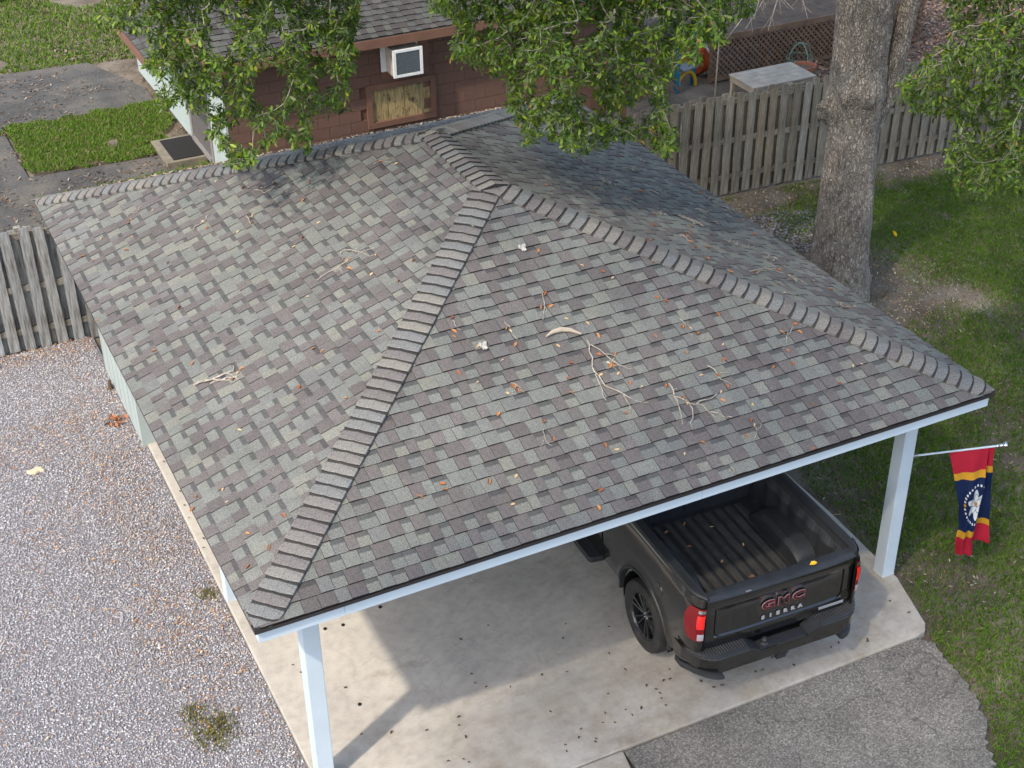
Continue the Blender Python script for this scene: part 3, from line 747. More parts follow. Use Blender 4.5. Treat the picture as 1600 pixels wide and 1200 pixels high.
    # cab, bonnet, front
    def cabrow(y, zr, hw, zsill):
        return [(-.98, y, zsill), (-1.015, y, .8), (-1.0, y, 1.22), (-.965, y, min(1.33, zr - .02)), (-hw, y, zr - .05), (-hw * .8, y, zr), (0, y, zr + .02),
                (hw * .8, y, zr), (hw, y, zr - .05), (.965, y, min(1.33, zr - .02)), (1.0, y, 1.22), (1.015, y, .8), (.98, y, zsill)]
    rows = [cabrow(1.95, 1.84, .70, .48), cabrow(2.15, 1.9, .72, .46), cabrow(2.9, 1.92, .73, .46), cabrow(3.4, 1.88, .71, .46), cabrow(4.0, 1.42, .85, .46), cabrow(4.15, 1.34, .9, .46), cabrow(4.4, 1.33, .9, .62), cabrow(5.3, 1.26, .88, .62), cabrow(5.6, 1.18, .82, .5), cabrow(5.7, .95, .78, .5)]
    b = MB(); b.grid(rows); b.add(rows[0], [tuple(range(13))]); b.add(rows[-1], [tuple(range(12, -1, -1))]); b.build('cab', 'truck_paint', t, smooth=False)
    b = MB(); b.add([(-.66, 1.943, 1.42), (.66, 1.943, 1.42), (.6, 1.97 - .03, 1.78), (-.6, 1.94, 1.78)], [(0, 1, 2, 3)]); b.build('rear_window', 'glass_dark', t)
    b = MB(); b.add([(-.74, 4.02, 1.45), (.74, 4.02, 1.45), (.64, 3.45, 1.86), (-.64, 3.45, 1.86)], [(0, 1, 2, 3)]); b.build('windscreen', 'glass_dark', t)
    b = MB(); b.b2((-.7, 5.69, .62), (.7, 5.72, .98)); b.build('grille', 'black_plastic', t)
    for s in (-1, 1):
        for ya, yb in ((2.25, 2.9), (3.0, 3.65)):
            b = MB(); b.add([(s * .972, ya, 1.36), (s * .972, yb, 1.36), (s * .80, yb - .1 * (ya > 2.5), 1.78), (s * .80, ya, 1.78)], [(0, 1, 2, 3)]); b.build('side_window', 'glass_dark', t)
        b = MB(); b.b2((s * 1.0, 3.75, 1.28), (s * 1.22, 3.85, 1.46)); b.build('wing_mirror', 'black_plastic', t, bevel=.02)
        b = MB(); b.b2((s * .8, 5.60, .95), (s * .98, 5.68, 1.12)); b.build('headlight', 'clear_lens', t, bevel=.01)
        # running board
        b = MB(); b.prism([(s * .93, 2.0), (s * 1.10, 2.02), (s * 1.12, 2.06), (s * 1.12, 4.1), (s * 1.1, 4.14), (s * .93, 4.16)], .40, .47); b.build('running_board', 'black_plastic', t, bevel=.012)
        # wheels
        for y in (WY, FY):
            if s < 0:
                wh = bpy.data.objects.new('wheel', None); COL.objects.link(wh); wh.parent = t; wh.location = (-.885, y, WR)
            else:
                wh = bpy.data.objects.new('wheel', None); COL.objects.link(wh); wh.parent = t; wh.location = (.885, y, WR); wh.rotation_euler = (0, 0, math.pi)
            b = MB(); b.lathe([(.265, -.12), (.30, -.135), (.36, -.138), (.395, -.125), (.41, -.085), (.411, 0), (.41, .085), (.395, .125), (.36, .138), (.3, .135), (.265, .12), (.262, 0), (.265, -.12)], axis='X', n=48)
            ty = b.build('tyre', 'tyre_rubber', wh, smooth=True)
            b = MB(); b.lathe([(.268, -.122), (.262, -.112), (.25, -.1), (.245, -.02), (.235, .1)], axis='X', n=40)
            b.lathe([(0, -.075), (.05, -.08), (.062, -.06), (.07, -.02)], axis='X', n=20)
            for k in range(6):
                for dd in (-.13, .13):
                    a = 2 * math.pi * k / 6 + .2; a2 = a + dd
                    p0 = (-.072, .05 * math.cos(a + dd * 1.6), .05 * math.sin(a + dd * 1.6)); p1 = (-.098, .252 * math.cos(a2 + dd * .35), .252 * math.sin(a2 + dd * .35))
                    b.tube([p0, ((p0[0] + p1[0]) / 2 - .004, (p0[1] + p1[1]) / 2, (p0[2] + p1[2]) / 2), p1], [.016, .013, .015], 5)
            b.build('rim', 'rim_black', wh)
            b = MB(); b.lathe([(0, -.03), (.15, -.03), (.15, .0)], axis='X', n=24); b.build('brake_disc', 'steel', wh)
            b = MB()
            for k in range(6):
                a = 2 * math.pi * k / 6; b.tube([(-.07, .034 * math.cos(a), .034 * math.sin(a)), (-.086, .034 * math.cos(a), .034 * math.sin(a))], .007, 6)
            b.build('lug_nuts', 'chrome', wh)
    b = MB(); b.b2((-.5, -.0, .36), (-.42, 5.4, .5)); b.b2((.42, 0, .36), (.5, 5.4, .5)); b.tube([(-.8, WY, WR), (.8, WY, WR)], .06, 8); b.tube([(-.8, FY, WR), (.8, FY, WR)], .05, 8); b.build('chassis', 'dark_void', t)
    b = MB(); b.b2((-.60, .06, .5), (.60, 5.5, .81)); b.build('underbody', 'dark_void', t)
truck()

# ================================================================ BROWN BLOCK BUILDING
def building():
    X0, X1, Y0, Y1, HW = 3.85, 11.3, 13.92, 20.5, 2.38
    base = np.array([7.5, 17.0, 0])
    t = thing('block_building', 'brown painted concrete block building with dark shingle roof and pale side wall', 'building', base)
    b = MB(); b.b2((X0 + .02, Y0 + .02, -.05), (X1, Y1, HW)); wall = b.build('wall', 'brown_mortar', t, world=True)
    # openings: boarded window and air conditioner panel
    wx0, wx1, wz0, wz1 = 6.50, 7.63, .74, 1.34
    bw, bh, g = .406, .203, .006
    cache = {}
    for r in range(12):
        z0 = r * bh; z1 = min(z0 + bh - g, HW)
        if z1 - z0 < .05: continue
        x = X0 - (bw / 2 if r % 2 else 0)
        while x < X1:
            a, c = max(x, X0), min(x + bw - g, X1); x += bw
            if c - a < .03: continue
            zc = (z0 + z1) / 2
            if wx0 - .06 < (a + c) / 2 < wx1 + .06 and wz0 - .05 < zc < wz1 + .05: continue
            key = (round(c - a, 3), round(z1 - z0, 3))
            if key not in cache:
                m = MB(); m.b2((0, 0, 0), (key[0], .03, key[1])); me = m.mesh('block', 'block_paint'); cache[key] = me
            link('block', cache[key], wall, tuple(np.array([a, Y0 - .008 + random.uniform(-.0015, .0015), z0]) - base))
    # pale side wall with planks, door recess, corner
    for k in range(12):
        z0 = k * .2
        for (ya, yb) in ((Y0 - .011, 14.95), (16.45, Y1)):
            if ya < 14.2 or yb > 17:
                b = MB(); b.b2((X0 - .018, ya, z0 + .004), (X0 + .018, yb, min(z0 + .196, HW))); b.build('side_plank', 'pale_siding', wall, world=True)
    b = MB(); b.b2((X0 - .03, 14.96, 0), (X0 + .015, 15.1, 2.2)); b.b2((X0 - .03, 16.3, 0), (X0 + .015, 16.44, 2.2)); b.b2((X0 - .028, 15.101, 2.06), (X0 + .015, 16.299, 2.2)); b.build('door_frame', 'door_frame', t, world=True)
    b = MB(); b.b2((X0 - .01, 15.102, .05), (X0 + .018, 16.298, 2.058)); dr = b.build('door', 'dark_door', t, world=True)
    b = MB(); b.lathe([(0, -.05), (.03, -.04), (.03, -.02), (.012, 0)], (X0 - .015, 15.22, 1.0), 'X', 10); b.build('handle', 'steel', dr, world=True)
    b = MB(); b.b2((X0 - .06, 15.1, .05), (X0 - .008, 16.3, .12)); b.build('threshold', 'door_frame', t, world=True)
    # window
    fr = MB(); f = .1
    fr.b2((wx0 - f, Y0 - .05, wz1), (wx1 + f, Y0 + .02, wz1 + f)); fr.b2((wx0 - f, Y0 - .06, wz0 - f), (wx1 + f, Y0 + .02, wz0)); fr.b2((wx0 - f, Y0 - .049, wz0 + .001), (wx0, Y0 + .02, wz1 - .001)); fr.b2((wx1, Y0 - .049, wz0 + .001), (wx1 + f, Y0 + .02, wz1 - .001))
    wf = fr.build('window_frame', 'brown_trim', t, world=True)
    b = MB(); b.b2((wx0, Y0 + .0, wz0), (wx1, Y0 + .019, wz1)); b.build('boarded_pane', 'boarded_panel', wf, world=True)
    for xx in (wx0 + .3, wx0 + .62):
        b = MB(); b.b2((xx, Y0 - .003, wz0), (xx + .012, Y0 - .0005, wz1)); b.build('board_joint', 'lattice_wood', wf, world=True)
    # panel behind the air conditioner
    b = MB(); b.b2((6.72, Y0 - .03, 1.5), (7.62, Y0 - .009, 2.2)); b.build('wall_panel', 'brown_trim', t, world=True)
    # roof: front and rear slopes
    EV, EZ, RK = Y0 - .42, 2.42, X0 - .28
    RYc = (Y0 + Y1) / 2; pit = .36; RZ = EZ + (RYc - EV) * pit
    xr1 = X1 + .4
    b = MB(); q = [(RK, EV, EZ), (xr1, EV, EZ), (xr1, RYc, RZ), (RK, RYc, RZ), (RK, 2 * RYc - EV, EZ), (xr1, 2 * RYc - EV, EZ)]
    lo = [(x, y, z - .06) for x, y, z in q]
    b.add(q + lo, [(0, 1, 2, 3), (3, 2, 5, 4), (7, 6, 9, 8), (8, 9, 10, 11), (0, 6, 7, 1), (4, 5, 11, 10), (0, 3, 9, 6), (3, 4, 10, 9), (1, 7, 8, 2), (2, 8, 11, 5)])
    roof = b.build('roof', 'roof_deck', t, world=True)
    f1 = Face([np.array(q[0]), np.array(q[1]), np.array(q[2]), np.array(q[3])], np.array(q[0]), np.array(q[1]))
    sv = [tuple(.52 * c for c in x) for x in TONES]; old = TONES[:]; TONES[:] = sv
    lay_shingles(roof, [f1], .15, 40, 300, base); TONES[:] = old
    b = MB(); b.b2((RK, EV - .022, EZ - .17), (xr1, EV - .001, EZ - .015)); b.build('fascia', 'brown_trim', t, world=True)
    b = MB(); b.b2((RK + .01, EV + .001, EZ - .18), (xr1 - .01, Y0 - .012, EZ - .165)); b.build('soffit', 'brown_trim', t, world=True)
    for xa in (RK - .022, xr1 + .001):
        b = MB(); b.add([(xa, EV, EZ - .17), (xa, EV, EZ - .01), (xa, RYc, RZ - .01), (xa, RYc, RZ - .17), (xa + .021, EV, EZ - .17), (xa + .021, EV, EZ - .01), (xa + .021, RYc, RZ - .01), (xa + .021, RYc, RZ - .17)], [(0, 1, 2, 3), (7, 6, 5, 4), (0, 4, 5, 1), (1, 5, 6, 2), (2, 6, 7, 3), (3, 7, 4, 0)]); b.build('barge_board', 'brown_trim', t, world=True)
    # door canopy with its own shingles
    c0 = [np.array([2.78, 17.4, 2.36]), np.array([2.78, 14.5, 2.36]), np.array([X0 - .05, 14.5, 2.68]), np.array([X0 - .05, 17.4, 2.68])]
    b = MB(); b.add([tuple(v) for v in c0] + [(v[0], v[1], v[2] - .07) for v in c0], [(0, 1, 2, 3), (7, 6, 5, 4), (0, 4, 5, 1), (1, 5, 6, 2), (2, 6, 7, 3), (3, 7, 4, 0)]); can = b.build('door_canopy', 'roof_deck', t, world=True)
    TONES[:] = sv; lay_shingles(can, [Face(c0, c0[0], c0[1])], .15, 60, 120, base); TONES[:] = old
    b = MB(); b.b2((2.755, 14.48, 2.2), (2.778, 17.4, 2.345)); b.build('canopy_fascia', 'brown_trim', t, world=True)
    b = MB(); b.add([(2.78, 14.478, 2.2), (X0 - .05, 14.478, 2.2), (X0 - .05, 14.478, 2.66), (2.78, 14.478, 2.345), (2.78, 14.498, 2.2), (X0 - .05, 14.498, 2.2), (X0 - .05, 14.498, 2.66), (2.78, 14.498, 2.345)], [(0, 1, 2, 3), (7, 6, 5, 4), (0, 4, 5, 1), (3, 2, 6, 7), (0, 3, 7, 4), (1, 5, 6, 2)]); b.build('canopy_gable', 'brown_trim', t, world=True)
    # air conditioner
    ac = thing('air_conditioner', 'boxy white window air conditioner jutting from the brown block wall', 'air conditioner', (7.06, Y0, 1.66))
    b = MB(); b.b2((-.26, -.40, 0), (.26, .0, .47)); b.build('case', 'ac_stain', ac)
    b = MB()
    for a, c in (((-.275, -.44, -.005), (-.225, -.395, .485)), ((.225, -.44, -.005), (.275, -.395, .485)), ((-.224, -.44, -.005), (.224, -.395, .04)), ((-.224, -.44, .44), (.224, -.395, .485))): b.b2(a, c)
    b.build('front_frame', 'ac_white', ac)
    b = MB(); b.b2((-.224, -.425, .041), (.224, -.402, .439)); gr = b.build('grille', 'ac_grille', ac)
    for k in range(13):
        b = MB(); b.b2((-.222, -.431, .055 + k * .029), (.222, -.4255, .062 + k * .029)); b.build('louvre', 'ac_grille', gr)
    b = MB(); b.b2((-.36, -.06, .0), (-.265, -.035, .5)); b.b2((.265, -.06, .0), (.34, -.035, .5)); b.build('side_curtain', 'ac_white', ac)
    b = MB(); b.box((-.2, -.2, -.03), (.03, .4, .05)); b.box((.2, -.2, -.03), (.03, .4, .05)); b.build('bracket', 'brown_trim', ac)
    # door mat
    b = MB(); b.prism([(3.22, 15.52), (3.8, 15.52), (3.8, 16.5), (3.22, 16.5)], .051, .066); o = b.build('door_mat', 'door_mat'); tag(o, 'black rubber door mat on the concrete step', 'door mat')
building()

# ================================================================ FENCES
def fence(p0, p1, label, front_gap, wood='weathered_wood', w=.14, h=1.8, seed=0, lean=0.0, dogear=True):
    r = random.Random(seed); p0 = np.array(p0); p1 = np.array(p1); L = np.linalg.norm(p1 - p0); d = (p1 - p0) / L; n = np.array([d[1], -d[0]])   # n towards the viewer side (-y)
    t = thing('fence', label, 'fence', (p0[0], p0[1], 0), math.atan2(d[1], d[0]))
    def board(x, y, hh):
        k = hh + r.uniform(-.03, .03); e = .028 if dogear else 0
        b = MB(); b.add([(-w / 2, -.009, 0), (w / 2, -.009, 0), (w / 2, -.009, k - e), (w / 2 - e, -.009, k), (-w / 2 + e, -.009, k), (-w / 2, -.009, k - e), (-w / 2, .009, 0), (w / 2, .009, 0), (w / 2, .009, k - e), (w / 2 - e, .009, k), (-w / 2 + e, .009, k), (-w / 2, .009, k - e)],
            [(0, 1, 2, 3, 4, 5), (11, 10, 9, 8, 7, 6)] + [(i, 6 + i, 6 + (i + 1) % 6, (i + 1) % 6) for i in range(6)])
        o = link('board', b.mesh('board', wood), t, (x, y, -.06 + r.uniform(-.01, .02))); o.rotation_euler = (r.uniform(-.012, .012), lean + r.uniform(-.014, .014), r.uniform(-.03, .03))
    x = w / 2
    while x < L:
        board(x, -.036, h); x += w + front_gap + r.uniform(-.012, .012)
    x = w / 2 + (w + front_gap) / 2
    while x < L:
        board(x, .036, h); x += w + front_gap + r.uniform(-.012, .012)
    for z in (.25, .92, h - .17):
        b = MB(); b.b2((0, -.022, z - .045), (L, .022, z + .045)); b.build('rail', 'weathered_rail', t)
    x = .6
    while x < L:
        b = MB(); b.b2((x - .045, .05, -.3), (x + .045, .14, h - .08)); b.build('fence_post', 'weathered_wood', t); x += 2.4
    return t
fence((-3.2, 10.33), (.72, 10.12), 'silvery weathered board fence between the gravel yard and the path', .085, wood='silver_wood', h=1.9, w=.145, seed=3, lean=-.01)
fence((9.6, 10.08), (21.5, 9.25), 'long greyish board fence closing the lawn behind the big tree trunk', .075, w=.14, seed=4, lean=.004)

# ================================================================ BIG OAK
OAK = np.array([11.08, 6.32])
def leaves_np(base, dirs, L, cols, aspect=.36):
    n = len(base); up = np.tile([0, 0, 1.0], (n, 1)) + rng.normal(0, .55, (n, 3))
    s = np.cross(dirs, up); s /= np.linalg.norm(s, axis=1, keepdims=True) + 1e-9; nn = np.cross(s, dirs)
    L = L[:, None]; V = np.empty((n, 6, 3)); w = L * aspect * .5
    bend = -nn * L * .08
    V[:, 0] = base; V[:, 1] = base + dirs * L * .35 + s * w * .85 + nn * L * .03; V[:, 2] = base + dirs * L * .72 + s * w + bend * .4 + nn * L * .03; V[:, 3] = base + dirs * L + bend
    V[:, 4] = base + dirs * L * .72 - s * w + bend * .4 + nn * L * .03; V[:, 5] = base + dirs * L * .35 - s * w * .85 + nn * L * .03
    i = np.arange(n)[:, None] * 6
    F = np.concatenate([i + np.array([[0, 1, 2, 3]]), i + np.array([[0, 3, 4, 5]])])
    return V.reshape(-1, 3), F, np.repeat(cols, 6, 0)
LEAFPAL = [(.12, .22, .018), (.095, .18, .016), (.17, .26, .02), (.07, .13, .018), (.055, .10, .02), (.22, .29, .025), (.11, .16, .045), (.095, .15, .04), (.18, .215, .085)]
def spray(poly, dist, thick, n, roots, seed, gap=.42, per=11, holes=()):
    """hanging leafy sprays: anchors in a pixel outline at a real distance, joined into a branching skeleton"""
    r = np.random.default_rng(seed); P = np.array(poly, float); x0, y0 = P.min(0); x1, y1 = P.max(0)
    A = []
    while len(A) < n:
        u = r.uniform(x0, x1, 4000); v = r.uniform(y0, y1, 4000)
        k = inpoly(u, v, poly) & (fbm(u / 42, v / 42, seed) > gap * .92 + .12 * (r.random(4000) - .5) - np.clip((40 - v) / 400, 0, .15))
        for hx, hy, hr in holes: k &= np.hypot(u - hx, (v - hy) * 1.0) > hr * (.75 + .5 * r.random(4000))
        for a, b in zip(u[k], v[k]): A.append(RD(a, b, dist + r.uniform(-thick, thick) + .25 * math.sin(a / 37) + .25 * math.cos(b / 29)))
    A = np.array(A[:n]); rt = np.array([RD(a, b, c) for a, b, c in roots])
    order = np.argsort([np.min(np.linalg.norm(rt - a, axis=1)) for a in A])
    nodes = list(rt); par = [-1] * len(rt); arr = np.zeros((n + len(rt), 3)); arr[:len(rt)] = rt; m = len(rt); depth = np.zeros(n + len(rt))
    for i in order:
        a = A[i]; dd = np.linalg.norm(arr[:m] - a, axis=1) + .12 * depth[:m] * 0 + np.where(arr[:m, 2] < a[2] - .02, .18, 0)
        j = int(np.argmin(dd)); arr[m] = a; par.append(j); depth[m] = depth[j] + 1; m += 1
    cnt = np.ones(m)
    for i in range(m - 1, len(rt) - 1, -1): cnt[par[i]] += cnt[i]
    TV, TF = [], []; nb = 0
    for i in range(len(rt), m):
        a, b = arr[par[i]], arr[i]; ra = min(.024, .0016 * cnt[i] ** .42 + .0008); rb = ra * .85
        t = b - a; t = t / (np.linalg.norm(t) + 1e-9); s1 = np.cross(t, [.3, .5, .8]); s1 /= np.linalg.norm(s1); s2 = np.cross(t, s1)
        for q, rad in ((a, ra), ((a + b) / 2 - np.array([0, 0, .08 * np.linalg.norm(b - a)]), (ra + rb) / 2), (b, rb)):
            for k in range(3): an = 2.094 * k; TV.append(q + (s1 * math.cos(an) + s2 * math.sin(an)) * rad)
        for sgm in range(2):
            for k in range(3): TF.append((nb + sgm * 3 + k, nb + sgm * 3 + (k + 1) % 3, nb + sgm * 3 + 3 + (k + 1) % 3, nb + sgm * 3 + 3 + k))
        nb += 9
    # leaves round each node, pointing outward/down along the twig
    idx = np.repeat(np.arange(len(rt), m), per); pa = np.array(par)[idx]; d = arr[idx] - arr[pa]; ln = np.linalg.norm(d, axis=1, keepdims=True); d = d / (ln + 1e-9)
    base = arr[idx] - d * np.minimum(ln, .16) * r.random((len(idx), 1)) + r.normal(0, .018, (len(idx), 3))
    dr = d * .55 + r.normal(0, .62, (len(idx), 3)) + np.array([0, 0, -.12]); dr /= np.linalg.norm(dr, axis=1, keepdims=True)
    cc = np.array(LEAFPAL)[r.integers(0, len(LEAFPAL), len(idx))] * (1 + r.normal(0, .14, (len(idx), 1)))
    yel = r.random(len(idx)) < .012; cc[yel] = (.35, .22, .06)
    L = r.uniform(.034, .098, len(idx))
    return np.array(TV), np.array(TF), leaves_np(base, dr, L, np.clip(cc, 0, 1))
def oak():
    base = np.array([OAK[0], OAK[1], 0.0])
    t = thing('oak_tree', 'large oak with thick furrowed trunk, its leafy sprays hanging over the carport roof', 'tree', base)
    # trunk as displaced tube
    zs = np.concatenate([np.linspace(-.15, 1, 26), np.linspace(1.04, 4.6, 74), np.linspace(4.7, 9, 30)]); nA = 96; rows = []
    for z in zs:
        flare = .32 * math.exp(-max(z, 0) / .35); rad = .385 + flare * .55 + (.02 * math.sin(z * 1.7)) + .045 * math.exp(-((z - 3.15) / .3) ** 2)
        if z > 4.6: rad *= 1 - (z - 4.6) * .09
        cx, cy = OAK[0] - .02 * max(0, z - 1), OAK[1] + .012 * z
        row = []
        for k in range(nA):
            a = 2 * math.pi * k / nA
            lob = 1 + .05 * math.sin(3 * a + .6 + z * .15) * (1 + 2 * math.exp(-max(z, 0) / .4)) + .03 * math.sin(5 * a + 1.3)
            row.append([cx, cy, z, a, rad * lob])
        rows.append(row)
    Q = np.array(rows).reshape(-1, 5)
    u = Q[:, 3] * 9.0; 
    per = lambda f, s: fbm(np.cos(Q[:, 3]) * f + 20, np.sin(Q[:, 3]) * f + Q[:, 2] * s + 20, 31)
    furrow = np.abs(vnoise(Q[:, 3] * 9 / (2 * math.pi) * 4 + 3 * vnoise(Q[:, 2] * 1.5, Q[:, 3] * 2, 5), Q[:, 2] * 3.2, 8) - .5) * 2
    rr = Q[:, 4] + .022 * (per(5, 1.6) - .5) + .016 * (furrow - .5)
    # burls and branch collar near z=3
    vdir = math.atan2(CAM[1] - OAK[1], CAM[0] - OAK[0])
    for da, z0, amp, sa, sz in ((-1.15, 2.92, .21, .3, .13), (-1.3, 2.74, .17, .26, .12), (-.45, 3.12, .09, .2, .12), (-.1, 3.2, .08, .22, .1), (.35, 3.18, .10, .25, .13), (.75, 3.05, .06, .3, .3)):
        aa = (Q[:, 3] - (vdir + da) + math.pi) % (2 * math.pi) - math.pi
        rr = rr + amp * np.exp(-(aa / sa) ** 2 - ((Q[:, 2] - z0) / sz) ** 2) * (.75 + .9 * (fbm(Q[:, 3] * 9, Q[:, 2] * 16, 4) - .4))
    V = np.stack([Q[:, 0] + np.cos(Q[:, 3]) * rr, Q[:, 1] + np.sin(Q[:, 3]) * rr, Q[:, 2]], 1) - base
    n = len(zs); F = [(i * nA + j, i * nA + (j + 1) % nA, (i + 1) * nA + (j + 1) % nA, (i + 1) * nA + j) for i in range(n - 1) for j in range(nA)]
    link('trunk', npmesh('trunk', V, F, 'bark', smooth=True), t)
    # second stem on the right
    b = MB(); q0 = np.array([OAK[0], OAK[1]]) + .40 * np.array([.78, -.62]); b.tube([(OAK[0] + .12, OAK[1] - .1, 2.3), (q0[0] - .02, q0[1] + .02, 3.1), (q0[0] + .05, q0[1] - .03, 4.2), (q0[0] + .2, q0[1] - .2, 6), (q0[0] + .6, q0[1] - .8, 8)], [.08, .13, .14, .14, .1], 14)
    b.build('stem', 'bark', t, world=True, smooth=True)
    # limbs over the roof
    def limb(pts, r0, r1):
        b = MB(); pts = [np.array(q, float) for q in pts]; out = []
        for i in range(len(pts) - 1):
            for k in range(5): out.append(pts[i] + (pts[i + 1] - pts[i]) * k / 5 + (rng.normal(0, .03, 3) if (i or k) else 0))
        out.append(pts[-1]); b.tube(out, list(np.linspace(r0, r1, len(out))), 10); b.build('limb', 'bark', t, world=True, smooth=True)
    cx, cy = OAK
    lt, md, rt = RD(360, -190, 17), RD(900, -170, 16), RD(1540, -190, 16.8)
    limb([(cx - .1, cy, 6.0), (cx - 2.4, cy - .2, 7.3), (6.0, 5.6, 7.6), tuple(md + (.3, .6, .6)), (3.4, 6.6, 7.2), tuple(lt)], .2, .03)
    limb([(6.0, 5.6, 7.6), (5.6, 4.8, 6.9), tuple(md)], .08, .03)
    limb([(cx, cy, 6.3), (cx - .3, cy - 1.8, 7.4), (cx - 1.0, cy - 3.2, 7.2), tuple(rt)], .17, .03)
    limb([(cx, cy, 6.6), (cx + 2.5, cy + 1.5, 8.2), (cx + 4, cy + 3, 8.8)], .18, .05)
    limb([(cx, cy, 6.8), (cx - 1.5, cy + 2.5, 8.5), (cx - 3, cy + 5, 9)], .17, .05)
    left = [(185, -230), (185, 0), (148, 37), (232, 58), (225, 110), (255, 130), (232, 165), (292, 168), (330, 190), (325, 218), (362, 240), (345, 258), (368, 268), (396, 262), (402, 238), (440, 215), (478, 236), (492, 212), (482, 180), (545, 172), (545, 120), (562, 90), (568, 0), (560, -230)]
    mid = [(668, -230), (668, 0), (672, 22), (705, 25), (714, 55), (703, 88), (760, 116), (792, 120), (790, 160), (808, 180), (818, 232), (850, 210), (900, 240), (912, 258), (925, 236), (985, 212), (1005, 226), (1046, 248), (1062, 212), (1048, 180), (1040, 130), (1062, 100), (1092, 96), (1100, 60), (1140, 72), (1130, 32), (1172, 20), (1178, 0), (1160, -230)]
    right = [(1490, -230), (1478, 0), (1486, 60), (1432, 100), (1404, 130), (1412, 170), (1480, 186), (1500, 204), (1468, 240), (1500, 298), (1532, 312), (1562, 288), (1620, 312), (1760, 260), (1760, -230)]
    TV, TF, LV, LF, LC = [], [], [], [], []; nt_, nl = 0, 0
    for poly, dist, th, n, roots, sd, gp, holes in ((left, 17, .75, 3300, [(360, -230, 17), (280, -200, 17.3), (460, -210, 16.8)], 21, .37, [(415, 122, 22), (420, 150, 22), (300, 100, 10), (430, 66, 16)]),
                                            (mid, 16, .8, 4300, [(900, -230, 16), (760, -200, 16.3), (1060, -210, 15.8)], 22, .33, [(1025, 30, 10)]),
                                            (right, 16.8, .75, 2600, [(1540, -230, 16.8), (1640, -180, 17)], 23, .36, [])):
        tv, tf, (lv, lf, lc) = spray(poly, dist, th, n, roots, sd, gp, holes=holes)
        TV.append(tv); TF.append(tf + nt_); nt_ += len(tv); LV.append(lv); LF.append(lf + nl); LC.append(lc); nl += len(lv)
    link('twigs', npmesh('twigs', np.concatenate(TV) - base, np.concatenate(TF), 'dark_twig'), t)
    o = link('leaf_sprays', npmesh('leaf_sprays', np.concatenate(LV) - base, np.concatenate(LF), 'foliage', np.concatenate(LC)), t); tag(o, kind='stuff')
    # bare twigs near the trunk
    b = MB()
    for (u0, v0, u1, v1) in ((1215, -30, 1130, 68), (1220, -30, 1165, 45), (1225, -25, 1200, 48), (1240, -30, 1262, 28), (1200, -40, 1178, 30), (1205, -30, 1140, 20), (1180, -30, 1240, 15)):
        a, c = RD(u0, v0, 19.5), RD(u1, v1, 19.2); mid_ = (a + c) / 2 + np.array([0, 0, .06]); b.tube([a, mid_, c], [.012, .008, .003], 4)
        for k in range(4):
            q = a + (c - a) * random.uniform(.3, .9); e = q + np.array([random.uniform(-.2, .2), random.uniform(-.1, .1), random.uniform(-.25, -.02)]); b.tube([q, e], [.005, .002], 3)
    b.build('bare_twigs', 'twig', t, world=True)
    # upper crown, above the frame
    n = 6000; c = rng.normal(size=(n, 3)); c /= np.linalg.norm(c, axis=1, keepdims=True); rad = rng.random(n) ** .4
    P = np.array([10.2, 6.6, 11.0]) + c * rad[:, None] * np.array([7.2, 6.6, 4.4])
    keep = fbm(P[:, 0] * .8 + P[:, 2] * .5, P[:, 1] * .8 - P[:, 2] * .3, 77) > .43
    px, dep = PX(P); keep &= ~((px[:, 1] > -45) & (px[:, 0] > -80) & (px[:, 0] < 1680)) & (np.linalg.norm(P - CAM, axis=1) > 5)
    P = P[keep]; n = 6500; c = rng.normal(size=(n, 3)); c /= np.linalg.norm(c, axis=1, keepdims=True)
    P2 = np.array([9.2, 11.2, 10.2]) + c * (rng.random(n) ** .4)[:, None] * np.array([5.0, 4.0, 2.8]); px, dep = PX(P2)  # second unseen leaf mass, added to shade the back yard
    P2 = P2[~((px[:, 1] > -45) & (px[:, 0] > -80) & (px[:, 0] < 1680))]; P = np.concatenate([P, P2]); d = rng.normal(size=P.shape) + np.array([0, 0, -.2]); d /= np.linalg.norm(d, axis=1, keepdims=True)
    v, f, cc = leaves_np(P, d, rng.uniform(.2, .34, len(P)), pal(len(P), LEAFPAL), .55)
    o = link('crown', npmesh('crown', v - base, f, 'foliage', cc), t); tag(o, kind='stuff')
oak()

